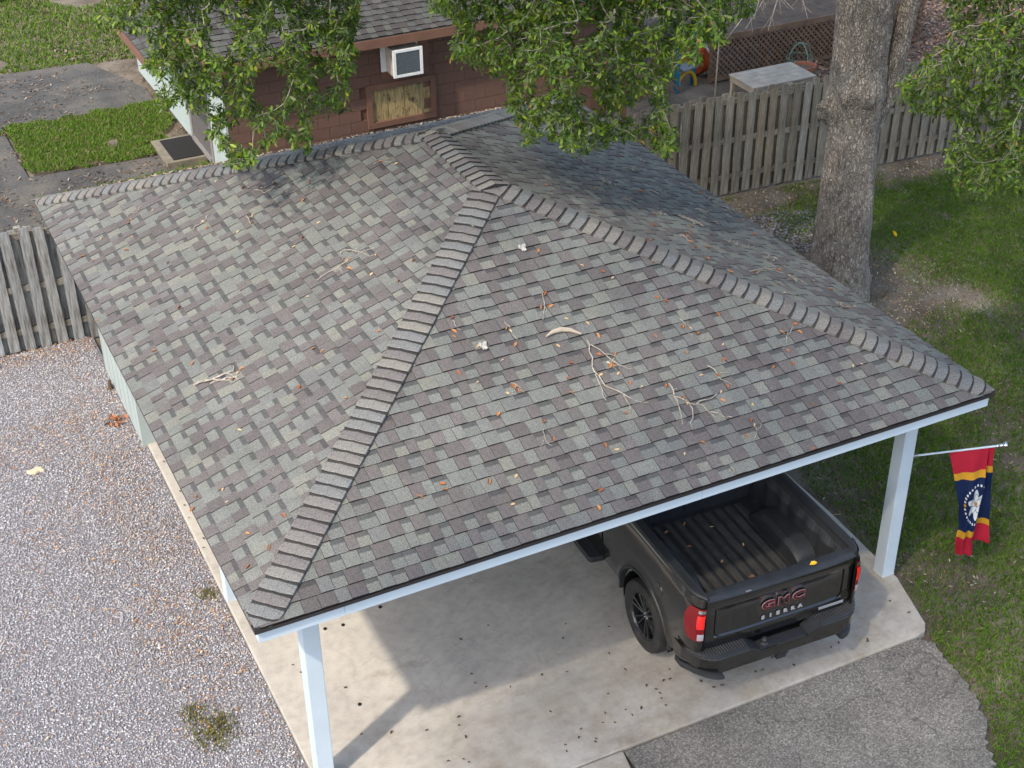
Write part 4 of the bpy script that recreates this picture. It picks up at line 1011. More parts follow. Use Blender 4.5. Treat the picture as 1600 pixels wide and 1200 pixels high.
# unseen tree inferred from the driveway shade; crown masked to shade truck and roof
def shade_tree():
    base = np.array([-10.5, -17.0, 0.0]); t = thing('shade_tree', 'tall broad shade tree out of view behind the viewpoint, its crown shaped for its shade', 'tree', base)
    b = MB(); b.tube([(-10.5, -17, -.2), (-10.4, -16.9, 5), (-9.8, -16, 12), (-8.8, -14.5, 18)], [.5, .4, .32, .18], 14)
    b.build('trunk', 'bark', t, world=True, smooth=True)
    n = 190000; zc = 20.0; k = np.array([1.82, .92]) / 2.5
    gx = rng.uniform(1.3, 17, n); gy = rng.uniform(-7, 14, n); z = rng.uniform(18.5, 22, n)
    lim = .80 + .36 * np.clip(gx - 1.9, 0, 20) - .35 * np.clip(2.6 - gx, 0, 3)
    e = np.minimum(gx - 1.45, lim - gy); soft = np.clip(e / (.25 + .16 * np.clip(gx - 1.5, 0, 8)), 0, 1)
    soft = np.maximum(soft, np.clip((gx - 5.2 + .55 * np.clip(gy - 5, 0, 9)) / 3.0, 0, 1) * .6)  # crown extended over the upper roof to shade it and mute spray shadows
    dens = soft * np.clip(.5 + 1.6 * (fbm(gx * .8, gy * .8, 9) - .36), .25, 1)
    k_ = rng.random(n) < dens * .22
    P = np.stack([gx - k[0] * z, gy - k[1] * z, z], 1)[k_]
    d = rng.normal(size=P.shape); d /= np.linalg.norm(d, axis=1, keepdims=True)
    v, f, cc = leaves_np(P, d, rng.uniform(.16, .3, len(P)), pal(len(P), LEAFPAL), .6)
    o = link('crown', npmesh('crown', v - base, f, 'foliage', cc), t); tag(o, kind='stuff')
    for q in ((-4, -9, 20), (-8, -11, 20.5), (-2, -8, 19.5), (-9, -13, 21), (-5, -13, 20)):
        b = MB(); b.tube([(-9.6, -15.7, 13), ((-9.6 + q[0]) / 2, (-15.7 + q[1]) / 2, 18), q], [.16, .1, .03], 8); b.build('limb', 'bark', t, world=True, smooth=True)
shade_tree()

# ================================================================ BACK YARD THINGS
def backyard():
    # raised deck with lattice skirt
    dx0, dx1, dy0, dy1, dz = 14.0, 19.4, 14.45, 18.2, .92
    base = np.array([dx0, dy0, 0]); t = thing('deck', 'low brown timber deck skirted with diagonal lattice behind the fence', 'deck', base)
    k = 0
    y = dy0
    while y < dy1:
        b = MB(); b.b2((dx0, y, dz - .03 + random.uniform(-.003, .003)), (dx1, y + .132, dz)); b.build('plank', 'deck_wood', t, world=True); y += .14
    b = MB(); b.b2((dx0, dy0 - .03, dz - .11), (dx1, dy0 - .002, dz + .012)); b.build('rim_board', 'lattice_wood', t, world=True)
    for x in np.arange(dx0 + .05, dx1, 1.3):
        b = MB(); b.b2((x, dy0 + .05, -.1), (x + .09, dy0 + .14, dz - .035)); b.build('deck_post', 'lattice_wood', t, world=True)
    lb = MB(); lb.b2((dx0, dy0 - .028, -.02), (dx1, dy0 - .003, .06)); lat = lb.build('lattice', 'lattice_wood', t, world=True)
    h0, h1 = .06, dz - .112
    for sgn, yy in ((1, dy0 - .012), (-1, dy0 - .022)):
        x = dx0 - (h1 - h0)
        while x < dx1:
            xa, xb = (x, x + (h1 - h0)) if sgn > 0 else (x + (h1 - h0), x)
            za, zb = h0, h1; pa, pb = [xa, za], [xb, zb]
            # clip to the panel ends
            def clip(p, q):
                p = list(p)
                for lim, lt in ((dx0, True), (dx1, False)):
                    if (p[0] < lim) == lt and p[0] != lim:
                        f = (lim - p[0]) / (q[0] - p[0]); p = [lim, p[1] + (q[1] - p[1]) * f]
                return p
            if max(xa, xb) > dx0 + .05 and min(xa, xb) < dx1 - .05:
                qa, qb = clip(pa, pb), clip(pb, pa); L = math.dist(qa, qb)
                if L > .06:
                    b = MB(); b.box(((qa[0] + qb[0]) / 2, yy, (qa[1] + qb[1]) / 2), (L, .008, .042), ry=-math.atan2(qb[1] - qa[1], qb[0] - qa[0])); b.build('slat', 'lattice_wood', lat, world=True)
            x += .125
    # things stored under the deck
    for x, y, s, m_, lab in ((14.75, 14.9, (.55, .4, .6), 'blue_plastic', 'blue plastic storage bin under the deck'), (15.5, 15.0, (.5, .4, .55), 'teal_plastic', 'teal plastic bin tucked under the deck lattice')):
        b = MB(); b.box((0, 0, s[2] / 2), s, taper=-.08); b.box((0, 0, s[2] + .012), (s[0] * 1.14, s[1] * 1.14, .03)); o = b.build('storage_bin', m_, bevel=.015); o.location = (x, y, -.085); tag(o, lab, 'bin')
    # small lattice hut corner on the left, white pole
    q = G(1117, 148); b = MB(); b.tube([(q[0], q[1], -.1), (q[0] + .01, q[1], 1.0), (q[0], q[1], 2.2)], .016, 8); b.lathe([(0, .0), (.03, 0), (.03, .04), (0, .05)], (q[0], q[1], 2.2), n=8); o = b.build('pole', 'pale_wood'); tag(o, 'slim pale pole standing at the end of the deck lattice', 'pole')
    # side lattice screen beyond the building
    t = thing('lattice_screen', 'dark brown lattice screen beside the block building', 'screen', (11.75, 13.4, 0))
    for sgn, yy in ((1, -.006), (-1, .006)):
        for i in range(7):
            x = -.3 + i * .14
            b = MB(); b.box((x, yy, .75), (1.05, .008, .045), ry=sgn * R(-45)); b.build('slat', 'lattice_wood', t)
    for x in (-.38,):
        b = MB(); b.b2((x - .045, -.04, -.1), (x + .045, .04, 1.4)); b.build('post', 'brown_trim', t)
    # grey slatted table
    t = thing('garden_table', 'weathered pale grey plank table behind the fence', 'table', (14.15, 12.55, -.09))
    for i in range(5):
        b = MB(); b.b2((-.72, -.42 + i * .17, .80), (.72, -.42 + i * .17 + .163, .83)); b.build('plank', 'grey_board', t)
    b = MB(); b.b2((-.7, -.40, .7), (.7, .40, .798)); b.build('apron', 'grey_board', t)
    for sx in (-.65, .65):
        for sy in (-.36, .36):
            b = MB(); b.b2((sx - .035, sy - .035, 0), (sx + .035, sy + .035, .7)); b.build('leg', 'grey_board', t)
    # toy climber
    t = thing('toy_climber', 'teal and yellow plastic toy climber in the back yard', 'toy', (13.5, 14.45, -.09), R(-10))
    for x, y in ((-.3, -.1), (.2, .25)):
        b = MB(); b.box((x, y, .55), (.1, .1, 1.1), taper=.1); b.build('upright', 'teal_plastic', t, bevel=.015)
    pts = [(-.28, -.05, .02)] + [(-.02 + .24 * math.cos(a), .06 + .16 * math.cos(a + math.pi) * -.6, .02 + .34 * math.sin(a)) for a in np.linspace(math.pi, 0, 11)] + [(.22, .16, .02)]
    b = MB(); b.tube(pts, .04, 8); b.build('arch', 'yellow_plastic', t, smooth=True)
    b = MB(); b.box((-.03, .07, .46), (.46, .3, .05), rz=R(30)); b.build('seat', 'grey_plastic', t, bevel=.015)
    b = MB(); b.box((-.05, .08, .98), (.6, .07, .12), rz=R(34)); b.build('cross_bar', 'teal_plastic', t, bevel=.01)
    # orange and white drum, dark heap, plant pot and wire basket
    t = thing('toy_drum', 'orange drum with a white rim lying behind the toy climber', 'toy', (14.1, 15.1, .25), R(25))
    b = MB(); b.lathe([(0, -.12), (.28, -.12), (.32, -.06), (.32, .1), (.28, .14), (0, .14)], axis='X', n=20); b.build('drum', 'orange_plastic', t)
    b = MB(); b.lathe([(.33, .0), (.37, .02), (.37, .1), (.33, .12), (.33, 0)], axis='X', n=20); b.build('rim', 'white_paint', t)
    t = thing('plastic_chair', 'dark plastic garden chair in the shaded back yard', 'chair', (14.35, 16.0, -.09), R(200))
    b = MB(); b.b2((-.25, -.25, .40), (.25, .25, .44)); b.build('seat', 'dark_stuff', t)
    b = MB(); b.box((0, .26, .68), (.5, .04, .5), rx=R(-8)); b.build('backrest', 'dark_stuff', t)
    for sx in (-.22, .22):
        for sy in (-.22, .22):
            b = MB(); b.b2((sx - .025, sy - .025, 0), (sx + .025, sy + .025, .4)); b.build('leg', 'dark_stuff', t)
    t = thing('plant_pot', 'brown clay pot standing by the lattice beside the trunk', 'pot', (15.7, 13.6, -.09))
    b = MB(); b.lathe([(0, 0), (.15, 0), (.22, .36), (.24, .36), (.24, .42), (.21, .42), (.19, .34), (0, .33)], n=18); b.build('pot', 'terracotta', t)
    b = MB(); b.lathe([(0, .335), (.19, .345), (.19, .35), (0, .352)], n=14); b.build('potting_soil', 'soil', t)
    t = thing('wire_basket', 'pale green wire basket with a hooped handle beside the lattice', 'basket', (15.95, 14.1, -.09))
    b = MB()
    for z, r_ in ((.02, .2), (.2, .24), (.38, .27)): b.tube([(r_ * math.cos(a), r_ * math.sin(a), z) for a in np.linspace(0, 2 * math.pi, 17)], .008, 4)
    for a in np.linspace(0, 2 * math.pi, 12, endpoint=False): b.tube([(.2 * math.cos(a), .2 * math.sin(a), .02), (.27 * math.cos(a), .27 * math.sin(a), .38)], .006, 4)
    b.build('wire_body', 'green_wire', t)
    for rz in (0, math.pi / 2):
        b = MB(); b.tube([(.27 * math.cos(a) * math.cos(rz), .27 * math.cos(a) * math.sin(rz), .38 + .3 * math.sin(a)) for a in np.linspace(0, math.pi, 11)], .012, 5); b.build('hoop', 'green_wire', t)
    # yard and mulch sheets
    b = MB(); b.prism([(11.4, 10.2), (24, 9.3), (34, 24), (11.4, 24)], -.1, -.085); struct(b.build('back_yard', 'soil'))
    n = 26000; x = rng.uniform(14.5, 25, n); y = rng.uniform(9.6, 18, n); k = (y > 10.05 - .07 * (x - 11)) & ((x > 16.2) | (y < 14)) & (rng.random(n) < np.clip((x - 14.5) / 2.5, .12, 1))
    x, y = x[k], y[k]; P = np.stack([x, y, rng.uniform(-.08, -.03, len(x))], 1); N_ = np.tile([0, 0, 1.0], (len(x), 1)) + rng.normal(0, .35, (len(x), 3)); N_ /= np.linalg.norm(N_, axis=1, keepdims=True)
    v, f, c = flakes(len(x), P, N_, rng.uniform(.07, .13, len(x)), pal(len(x), [(.2, .11, .07), (.28, .17, .11), (.14, .08, .055), (.33, .22, .15), (.17, .1, .075)], .2))
    o = link('leaf_mulch', npmesh('leaf_mulch', v, f, 'litter', c)); tag(o, 'thick brown leaf mulch covering the back yard behind the fence', 'leaf litter', kind='stuff')
backyard()

# ================================================================ FLAG
def flag():
    A = np.array([7.449, .565, 1.585]); B = YP(1556, 697, .14)
    d = unit(B - A); L = np.linalg.norm(B - A)
    t = thing('flag_pole', 'short white flag pole with silver finial angled out from the right front post', 'flag pole', A)
    b = MB(); b.tube([A + d * .0, B], .0115, 10); b.build('pole', 'white_paint', t, world=True, smooth=True)
    b = MB(); b.box((0.006, 0, 0), (.012, .07, .12)); b.tube([(.0, 0, 0), tuple(d * .1)], .02, 10); b.tube([(.02, 0, -.02), (.035, -.02, -.075)], .007, 6); b.build('bracket', 'steel', t, bevel=.003)
    e = B - A; b = MB(); s1 = d
    pr = [(.0115, 0), (.018, .005), (.018, .02), (.010, .03), (.02, .045), (.02, .06), (.01, .07), (.026, .085), (.03, .1), (.024, .118), (0, .126)]
    up = np.cross(d, [0, 0, 1.0]); up /= np.linalg.norm(up); w2 = np.cross(d, up); rows = []
    for r_, h_ in pr: rows.append([tuple(e + d * h_ + (up * math.cos(a) + w2 * math.sin(a)) * r_) for a in np.linspace(0, 2 * math.pi, 15)])
    b.grid(rows); b.build('finial', 'chrome', t, smooth=True)
    # cloth: s along the pole (hoist), f down the fly
    H0 = A + d * (L * .47); H1 = A + d * (L * .995); hd = H1 - H0
    hx = unit(np.array([d[0], d[1], 0])); hn = np.array([hx[1], -hx[0], 0])      # hn towards the viewer
    if hn @ (CAM - A) < 0: hn = -hn
    span = np.linalg.norm(hd); NS, NF = 190, 300; FLY = 1.42
    def width(f):  # left edge, right fold, inner fold, far edge, in hoist-span units measured along hx
        f_ = np.array([0, .12, .3, .5, .7, .85, 1.0])
        return (np.interp(f, f_, [0, .10, .24, .40, .50, .48, .56]), np.interp(f, f_, [.86, .87, .88, .88, .86, .88, .95]), np.interp(f, f_, [.88, .82, .80, .80, .80, .84, .90]), np.interp(f, f_, [1.0, 1.03, 1.09, 1.16, 1.22, 1.27, 1.32]))
    V = np.empty((NF + 1, NS + 1, 3)); ss = np.linspace(0, 1, NS + 1)
    for i in range(NF + 1):
        f = i / NF; l, r_, m_, e_ = width(f)
        p = np.interp(ss, [0, .56, .60, .74, .78, 1], [l, r_, r_ + .01, m_, m_ + .01, e_])
        kf = min(1, f / .25)
        q = np.interp(ss, [0, .2, .56, .60, .74, .78, 1], [.05, .09, .05, .0, -.05, -.07, -.02]) * kf
        q = q + .018 * kf * np.sin(ss * 21 + f * 5) + .012 * kf * np.sin(f * 17 + ss * 4)
        drop = FLY * f * (1 - .06 * np.where(ss > .7, 1, 0) * f) - .02 * np.sin(ss * 9) * f
        top = (H0 + hd * np.clip(p, 0, 1.0)[:, None]) * (1 - kf) + kf * (H0 + np.outer(p, hx) * span * abs(unit(hd) @ hx) + np.outer(np.clip(p, 0, 1) * hd[2], [0, 0, 1.0]))
        V[i] = top + np.outer(q, hn) - np.outer(drop, [0, 0, 1.0]) - np.array([0, 0, .012])
    # print: colour for every vertex
    sg, fg = np.meshgrid(ss, np.linspace(0, 1, NF + 1)); Hh, Ff = .9, 1.5
    X = (sg - .46) * Hh; Y = (fg - .5) * Ff               # metres from the emblem centre
    red, gold, navy, wht = np.array([.38, .012, .032]), np.array([.52, .27, .02]), np.array([.005, .015, .062]), np.array([.6, .62, .64])
    C = np.empty(sg.shape + (3,)); C[:] = navy
    C[(fg < .25) | (fg > .75)] = gold; C[(fg < .185) | (fg > .815)] = red
    def ell(cx, cy, a, b_, ang): 
        c, s_ = math.cos(ang), math.sin(ang); x = X - cx; y = Y - cy; return ((x * c + y * s_) / a) ** 2 + ((-x * s_ + y * c) / b_) ** 2 < 1
    # blossom: up is along -s
    for r_, n_, a_, b_, off in ((.118, 6, .105, .052, .3), (.062, 5, .085, .045, .8)):
        for k in range(n_):
            an = off + 2 * math.pi * k / n_; cx, cy = r_ * math.cos(an), r_ * math.sin(an)
            C[ell(cx, cy, a_ + .008, b_ + .008, an)] = (.02, .05, .12); C[ell(cx, cy, a_, b_, an)] = wht
    C[ell(0, 0, .036, .03, 0)] = (.45, .2, .03)
    for k in range(21):
        an = math.pi + (k - 10) * R(12.4); r_ = .275; x0, y0 = r_ * math.cos(an), r_ * math.sin(an)
        if k == 10: C[ell(x0, y0, .024, .024, 0)] = gold
        else: C[ell(x0, y0, .017, .017, 0)] = wht
    font = {'I': '111010010010111', 'N': '101111111111101', 'G': '111100101101111', 'O': '111101101101111', 'D': '110101101101110', 'W': '101101111111101', 'E': '111100110100111', 'T': '111010010010010', 'R': '110101110101101', 'U': '101101101101111', 'S': '111100111001111'}
    txt = 'IN GOD WE TRUST'; cw = .0085
    for n_, ch in enumerate(txt):
        if ch == ' ': continue
        for r_ in range(5):
            for c_ in range(3):
                if font[ch][r_ * 3 + c_] == '1':
                    y0 = (n_ - 7) * cw * 4 + c_ * cw; x0 = .255 + r_ * cw * 1.2
                    C[(X >= x0) & (X < x0 + cw * 1.2) & (Y >= y0) & (Y < y0 + cw)] = wht
    F = np.array([(i * (NS + 1) + j, i * (NS + 1) + j + 1, (i + 1) * (NS + 1) + j + 1, (i + 1) * (NS + 1) + j) for i in range(NF) for j in range(NS)])
    o = link('flag', npmesh('flag', V.reshape(-1, 3) - A, F, 'flag_cloth', C.reshape(-1, 3), smooth=True)); o.location = A
    md = o.modifiers.new('s', 'SOLIDIFY'); md.thickness = .002
    tag(o, 'drooping red, gold and navy flag with a white magnolia blossom hanging from the short pole', 'flag')
flag()

# ================================================================ GRAVEL, GRASS, LITTER
def gravel():
    def stones(n, xf, zb, size, palette, name, label, jit=.15):
        x, y = xf; n = len(x)
        oc = np.array([[1, 0, 0], [-1, 0, 0], [0, 1, 0], [0, -1, 0], [0, 0, 1], [0, 0, -1], ], float); 
        S_ = rng.uniform(*size, n); sc = S_[:, None] * rng.uniform(.6, 1.25, (n, 3)) * np.array([1, 1, .7])
        V = oc[None] * sc[:, None, :] + rng.normal(0, .18, (n, 6, 3)) * S_[:, None, None]
        a = rng.uniform(0, 2 * math.pi, n); ca, sa = np.cos(a), np.sin(a); tl = rng.normal(0, .5, n)
        Vx = V[..., 0] * ca[:, None] - V[..., 1] * sa[:, None]; Vy = V[..., 0] * sa[:, None] + V[..., 1] * ca[:, None]; Vz = V[..., 2] + Vx * tl[:, None] * .5
        V = np.stack([Vx + x[:, None], Vy + y[:, None], Vz + zb + (S_ * rng.uniform(.0, .8, n))[:, None]], 2)
        f = np.array([[0, 2, 4], [2, 1, 4], [1, 3, 4], [3, 0, 4], [2, 0, 5], [1, 2, 5], [3, 1, 5], [0, 3, 5]])
        F = (np.arange(n)[:, None, None] * 6 + f[None]).reshape(-1, 3)
        o = link(name, npmesh(name, V.reshape(-1, 3), F, 'stone', np.repeat(pal(n, palette, jit), 6, 0))); tag(o, label, 'gravel', kind='stuff')
    n = 125000; x = rng.uniform(-3.4, .53, n); y = rng.uniform(-1.2, 10.1, n)
    edge = np.where(y > 6.9, .47, .515) + .03 * (vnoise(y * 6, y * 0, 3) - .6); k = (x < edge) & (x > -3.6 + .27 * np.clip(y - 2, 0, 9) - .4); x, y = x[k], y[k]
    GP = [tuple(.74 * c for c in q) for q in [(.48, .47, .49), (.54, .53, .56), (.43, .41, .43), (.38, .355, .37), (.63, .62, .63), (.47, .43, .40), (.40, .33, .29), (.51, .49, .50), (.31, .285, .295), (.46, .475, .49), (.44, .40, .45)]]
    stones(n, (x, y), -.05, (.0075, .0155), GP, 'gravel', 'loose pale grey gravel filling the yard left of the slab')
    n = 2600; a = rng.uniform(0, 6.28, n); r_ = np.sqrt(rng.random(n)); c = G(1235, 355); x = c[0] + r_ * np.cos(a) * .95; y = c[1] + r_ * np.sin(a) * .75
    stones(n, (x, y), -.085, (.014, .03), [(.19, .18, .175), (.14, .13, .125), (.25, .235, .225), (.11, .1, .095)], 'drain_gravel', 'patch of grey gravel on the bare soil by the tree foot')
    # leaf litter on the gravel
    n = 52000; x = rng.uniform(-3.4, .5, n); y = rng.uniform(-1, 10.1, n)
    dn = np.clip((fbm(x * .9, y * .9, 14) - .40) * 3, 0.05, 1) * .7; dn = np.where((y > 9.6 + .25 * vnoise(x * 3, y * 0, 5)), .97, dn); dn += .12 * np.exp(-((x - .45) / .12) ** 2)
    k = (rng.random(n) < dn) & (x < .5); x, y = x[k], y[k]; P = np.stack([x, y, rng.uniform(-.035, -.015, len(x))], 1); N_ = np.tile([0, 0, 1.0], (len(x), 1)) + rng.normal(0, .4, (len(x), 3)); N_ /= np.linalg.norm(N_, axis=1, keepdims=True)
    v, f, c = flakes(len(x), P, N_, rng.uniform(.014, .04, len(x)), pal(len(x), BROWN_LEAF + [(.4, .33, .27), (.5, .42, .33)], .2))
    o = link('gravel_litter', npmesh('gravel_litter', v, f, 'litter', c)); tag(o, 'brown fallen leaves scattered through the gravel', 'leaf litter', kind='stuff')
gravel()

def blades(x, y, z, hmin, hmax, wd, cols, name, label, cat='grass'):
    n = len(x); a = rng.uniform(0, 2 * math.pi, n); h = rng.uniform(hmin, hmax, n); ln = rng.normal(0, .5, (n, 2)) * h[:, None]
    wx, wy = np.cos(a) * wd, np.sin(a) * wd; V = np.empty((n, 4, 3))
    V[:, 0] = np.stack([x - wx, y - wy, z], 1); V[:, 1] = np.stack([x + wx, y + wy, z], 1)
    V[:, 2] = np.stack([x + wx * .6 + ln[:, 0] * .45, y + wy * .6 + ln[:, 1] * .45, z + h * .62], 1); V[:, 3] = np.stack([x + ln[:, 0], y + ln[:, 1], z + h], 1)
    i = np.arange(n)[:, None] * 4; F = np.concatenate([i + [[0, 1, 2]], i + [[0, 2, 3]]])
    o = link(name, npmesh(name, V.reshape(-1, 3), F, 'grass', np.repeat(cols, 4, 0))); tag(o, label, cat, kind='stuff'); return o
GRASS = [(.10, .20, .018), (.085, .175, .016), (.13, .225, .022), (.065, .14, .015), (.16, .21, .038)]
DRY = [(.2, .165, .09), (.26, .22, .13), (.15, .125, .07)]
def grass():
    def mixcol(n, dry): 
        c = pal(n, GRASS, .16); k = rng.random(n) < dry; c[k] = pal(int(k.sum()), DRY, .16); return c
    n = 620000; x = rng.uniform(6.0, 21, n); y = rng.uniform(-4.2, 9.9, n)
    drv = [(3, 0), (7.2, -.42), (7.15, -.62), (7.08, -1.0), (7.02, -1.37), (6.9, -1.7), (6.66, -2.0), (6.46, -2.3), (6.24, -2.9), (6.0, -4.5), (3, -4.5)]
    slab_x = np.interp(y, [-.5, -.3, .42, 1.7, 9], [7.2, 7.26, 7.47, 7.53, 7.5])
    k = ((y > -.44) & (x > slab_x)) | ((y <= -.44) & ~inpoly(x, y, drv) & (x > 6.0)); k &= y < 9.85 - .07 * (x - 11)
    k &= (x - CAM[0]) / (y - CAM[1] + 1e-6) < 1.35
    f = fbm(x * .75, y * .75, 51); f2 = fbm(x * 2.4, y * 2.4, 57)
    tr = np.hypot(x - OAK[0], y - OAK[1]); bare = np.clip((2.4 - tr) / 1.4, 0, 1) * .7
    bare = bare + np.clip((12.2 - x) / 2.4, 0, 1) * np.clip((y - 4.2) / 2.0, 0, 1) * .75 + .45 * np.exp(-((9.4 - y) / .6) ** 2) + .5 * np.exp(-((x - slab_x) / .13) ** 2) * (y > -.4)
    und = (x < 8.6) & (y > .9); bare = bare + np.where(und, .38 * np.clip((y - .9) / .8, 0, 1) * np.clip((8.9 - x) / 1.0, 0, 1), 0)
    dens = np.clip(1.15 - bare * 1.5 - np.clip((.46 - f) * 3.8, 0, .75) - np.clip((.40 - f2) * 2.2, 0, .4), .03, 1)
    k &= rng.random(n) < dens; x, y, dens = x[k], y[k], dens[k]
    blades(x, y, np.full(len(x), -.092), .03, .075, .006, mixcol(len(x), np.clip(.42 - .35 * dens, .05, .5)), 'lawn', 'patchy green lawn beside the carport and the driveway')
    # dry litter in the bare parts
    n = 60000; x = rng.uniform(7.3, 20, n); y = rng.uniform(-3, 9.9, n); f = fbm(x * .75, y * .75, 51); tr = np.hypot(x - OAK[0], y - OAK[1])
    slab_x = np.interp(y, [-.5, -.3, .42, 1.7, 9], [7.2, 7.26, 7.47, 7.53, 7.5])
    k = (x > slab_x) & (y > -.4) & (y < 9.85 - .07 * (x - 11)) & (rng.random(n) < .05 + np.clip(.5 - f, 0, 1) * .9 + np.clip((2.4 - tr) / 2, 0, .5) + .6 * np.exp(-((9.5 - y) / .5) ** 2)); x, y = x[k], y[k]
    P = np.stack([x, y, np.full(len(x), -.085)], 1); N_ = np.tile([0, 0, 1.0], (len(x), 1)) + rng.normal(0, .3, (len(x), 3)); N_ /= np.linalg.norm(N_, axis=1, keepdims=True)
    v, f_, c = flakes(len(x), P, N_, rng.uniform(.03, .07, len(x)), pal(len(x), [(.26, .2, .14), (.33, .27, .2), (.2, .14, .09), (.3, .16, .08), (.36, .33, .28)], .2), aspect=.35)
    o = link('lawn_litter', npmesh('lawn_litter', v, f_, 'litter', c)); tag(o, 'dry leaves and bits lying on the bare parts of the lawn', 'leaf litter', kind='stuff')
    # far left grass
    n = 46000; x = rng.uniform(.4, 3.8, n); y = rng.uniform(15.8, 19.1, n); xx, yy = x + .6 * (fbm(x * 3, y * 3, 63) - .5), y + .6 * (fbm(x * 3 + 9, y * 3, 64) - .5); k = inpoly(xx, yy, [(.74, 16.25), (2.95, 16.08), (3.4, 16.95), (3.75, 17.2), (3.75, 18.6), (.76, 18.78)]) & (fbm(x * 2, y * 2, 61) > .22); x, y = x[k], y[k]
    b = MB(); b.prism([(.86, 16.32), (2.9, 16.2), (3.4, 16.95), (3.74, 18.5), (.84, 18.7)], -.1, -.033); struct(b.build('lawn_bed', 'soil'))
    blades(x, y, np.full(len(x), -.034), .03, .075, .009, mixcol(len(x), .2), 'grass_patch', 'small rectangle of green grass beside the pale side wall')
    n = 9000; x = rng.uniform(.6, 3.9, n); y = rng.uniform(10.6, 15.3, n); k = (np.abs(y - (15.0 - .02 * x)) < .28 + .1 * np.sin(x * 5)); x, y = x[k], y[k]
    b = 0
    n = 7000; x = rng.uniform(.7, 3.9, n); y = 14.75 + rng.normal(0, .17, n) + .08 * (x - 2); blades(x, y, np.full(n, -.04), .05, .13, .010, mixcol(n, .1), 'grass_strip', 'narrow grass strip between the path and the carport roof edge')
    n = 200000; x = rng.uniform(-4, 12, n); y = rng.uniform(21.0, 40, n); k = (y > 21.9 - .25 * np.clip(x - 1.5, 0, 9) + .5 * (vnoise(x * 2, y * 2, 66) - .5)) & (fbm(x * .8, y * .8, 67) > .34); x, y = x[k], y[k]
    blades(x, y, np.full(len(x), -.09), .04, .11, .014, mixcol(len(x), .22), 'far_grass', 'wide stretch of grass beyond the old asphalt path')
    # debris on the old path
    n = 16000; x = rng.uniform(-4, 4.2, n); y = rng.uniform(10.4, 23, n); k = rng.random(n) < np.clip((fbm(x * 1.1, y * 1.1, 71) - .36) * 2.6, .05, 1); x, y = x[k], y[k]
    P = np.stack([x, y, np.full(len(x), -.028)], 1); N_ = np.tile([0, 0, 1.0], (len(x), 1)) + rng.normal(0, .25, (len(x), 3)); N_ /= np.linalg.norm(N_, axis=1, keepdims=True)
    v, f_, c = flakes(len(x), P, N_, rng.uniform(.04, .13, len(x)), pal(len(x), [(.1, .08, .06), (.16, .12, .085), (.07, .06, .05), (.21, .17, .13), (.13, .075, .045)], .2), aspect=.3)
    o = link('path_litter', npmesh('path_litter', v, f_, 'litter', c)); tag(o, 'dark leaf debris strewn over the old asphalt path', 'leaf litter', kind='stuff')
    # weeds in the gravel
    for (u, v_, nn, sd) in ((330, 1142, 330, .13), (300, 1110, 120, .07), (352, 1125, 90, .08), (325, 925, 90, .06)):
        q = G(u, v_); x = q[0] + rng.normal(0, sd, nn); y = q[1] + rng.normal(0, sd, nn); k = x < .5; x, y = x[k], y[k]
        blades(x, y, np.full(len(x), -.04), .03, .08, .006, pal(len(x), [(.16, .15, .04), (.2, .17, .05), (.12, .13, .035)], .2), 'weed_patch', 'low yellowish weeds sprouting in the pale gravel', 'weeds')
    # shrub at the far left corner
    c = G(8, -8); t = thing('shrub', 'dark leafy shrub at the far edge of the grass', 'shrub', (c[0] - .3, c[1], -.05))
    n = 3500; p = rng.normal(size=(n, 3)); p /= np.linalg.norm(p, axis=1, keepdims=True); p = p * (rng.random((n, 1)) ** .4) * np.array([.9, .9, .7]) + np.array([-.3, .3, .75])
    d = rng.normal(size=(n, 3)); d /= np.linalg.norm(d, axis=1, keepdims=True); vv, ff, cc = leaves_np(p, d, rng.uniform(.1, .18, n), pal(n, [(.03, .06, .02), (.05, .08, .025), (.02, .045, .02)]), .4)
    tag(link('crown', npmesh('crown', vv, ff, 'foliage', cc), t), kind='stuff')
    b = MB()
    for k in range(5): b.tube([(-.3 + random.uniform(-.1, .1), .3, -.1), (-.3 + random.uniform(-.4, .4), .3 + random.uniform(-.4, .4), .8)], [.03, .012], 5)
    b.build('stems', 'dark_twig', t)
grass()

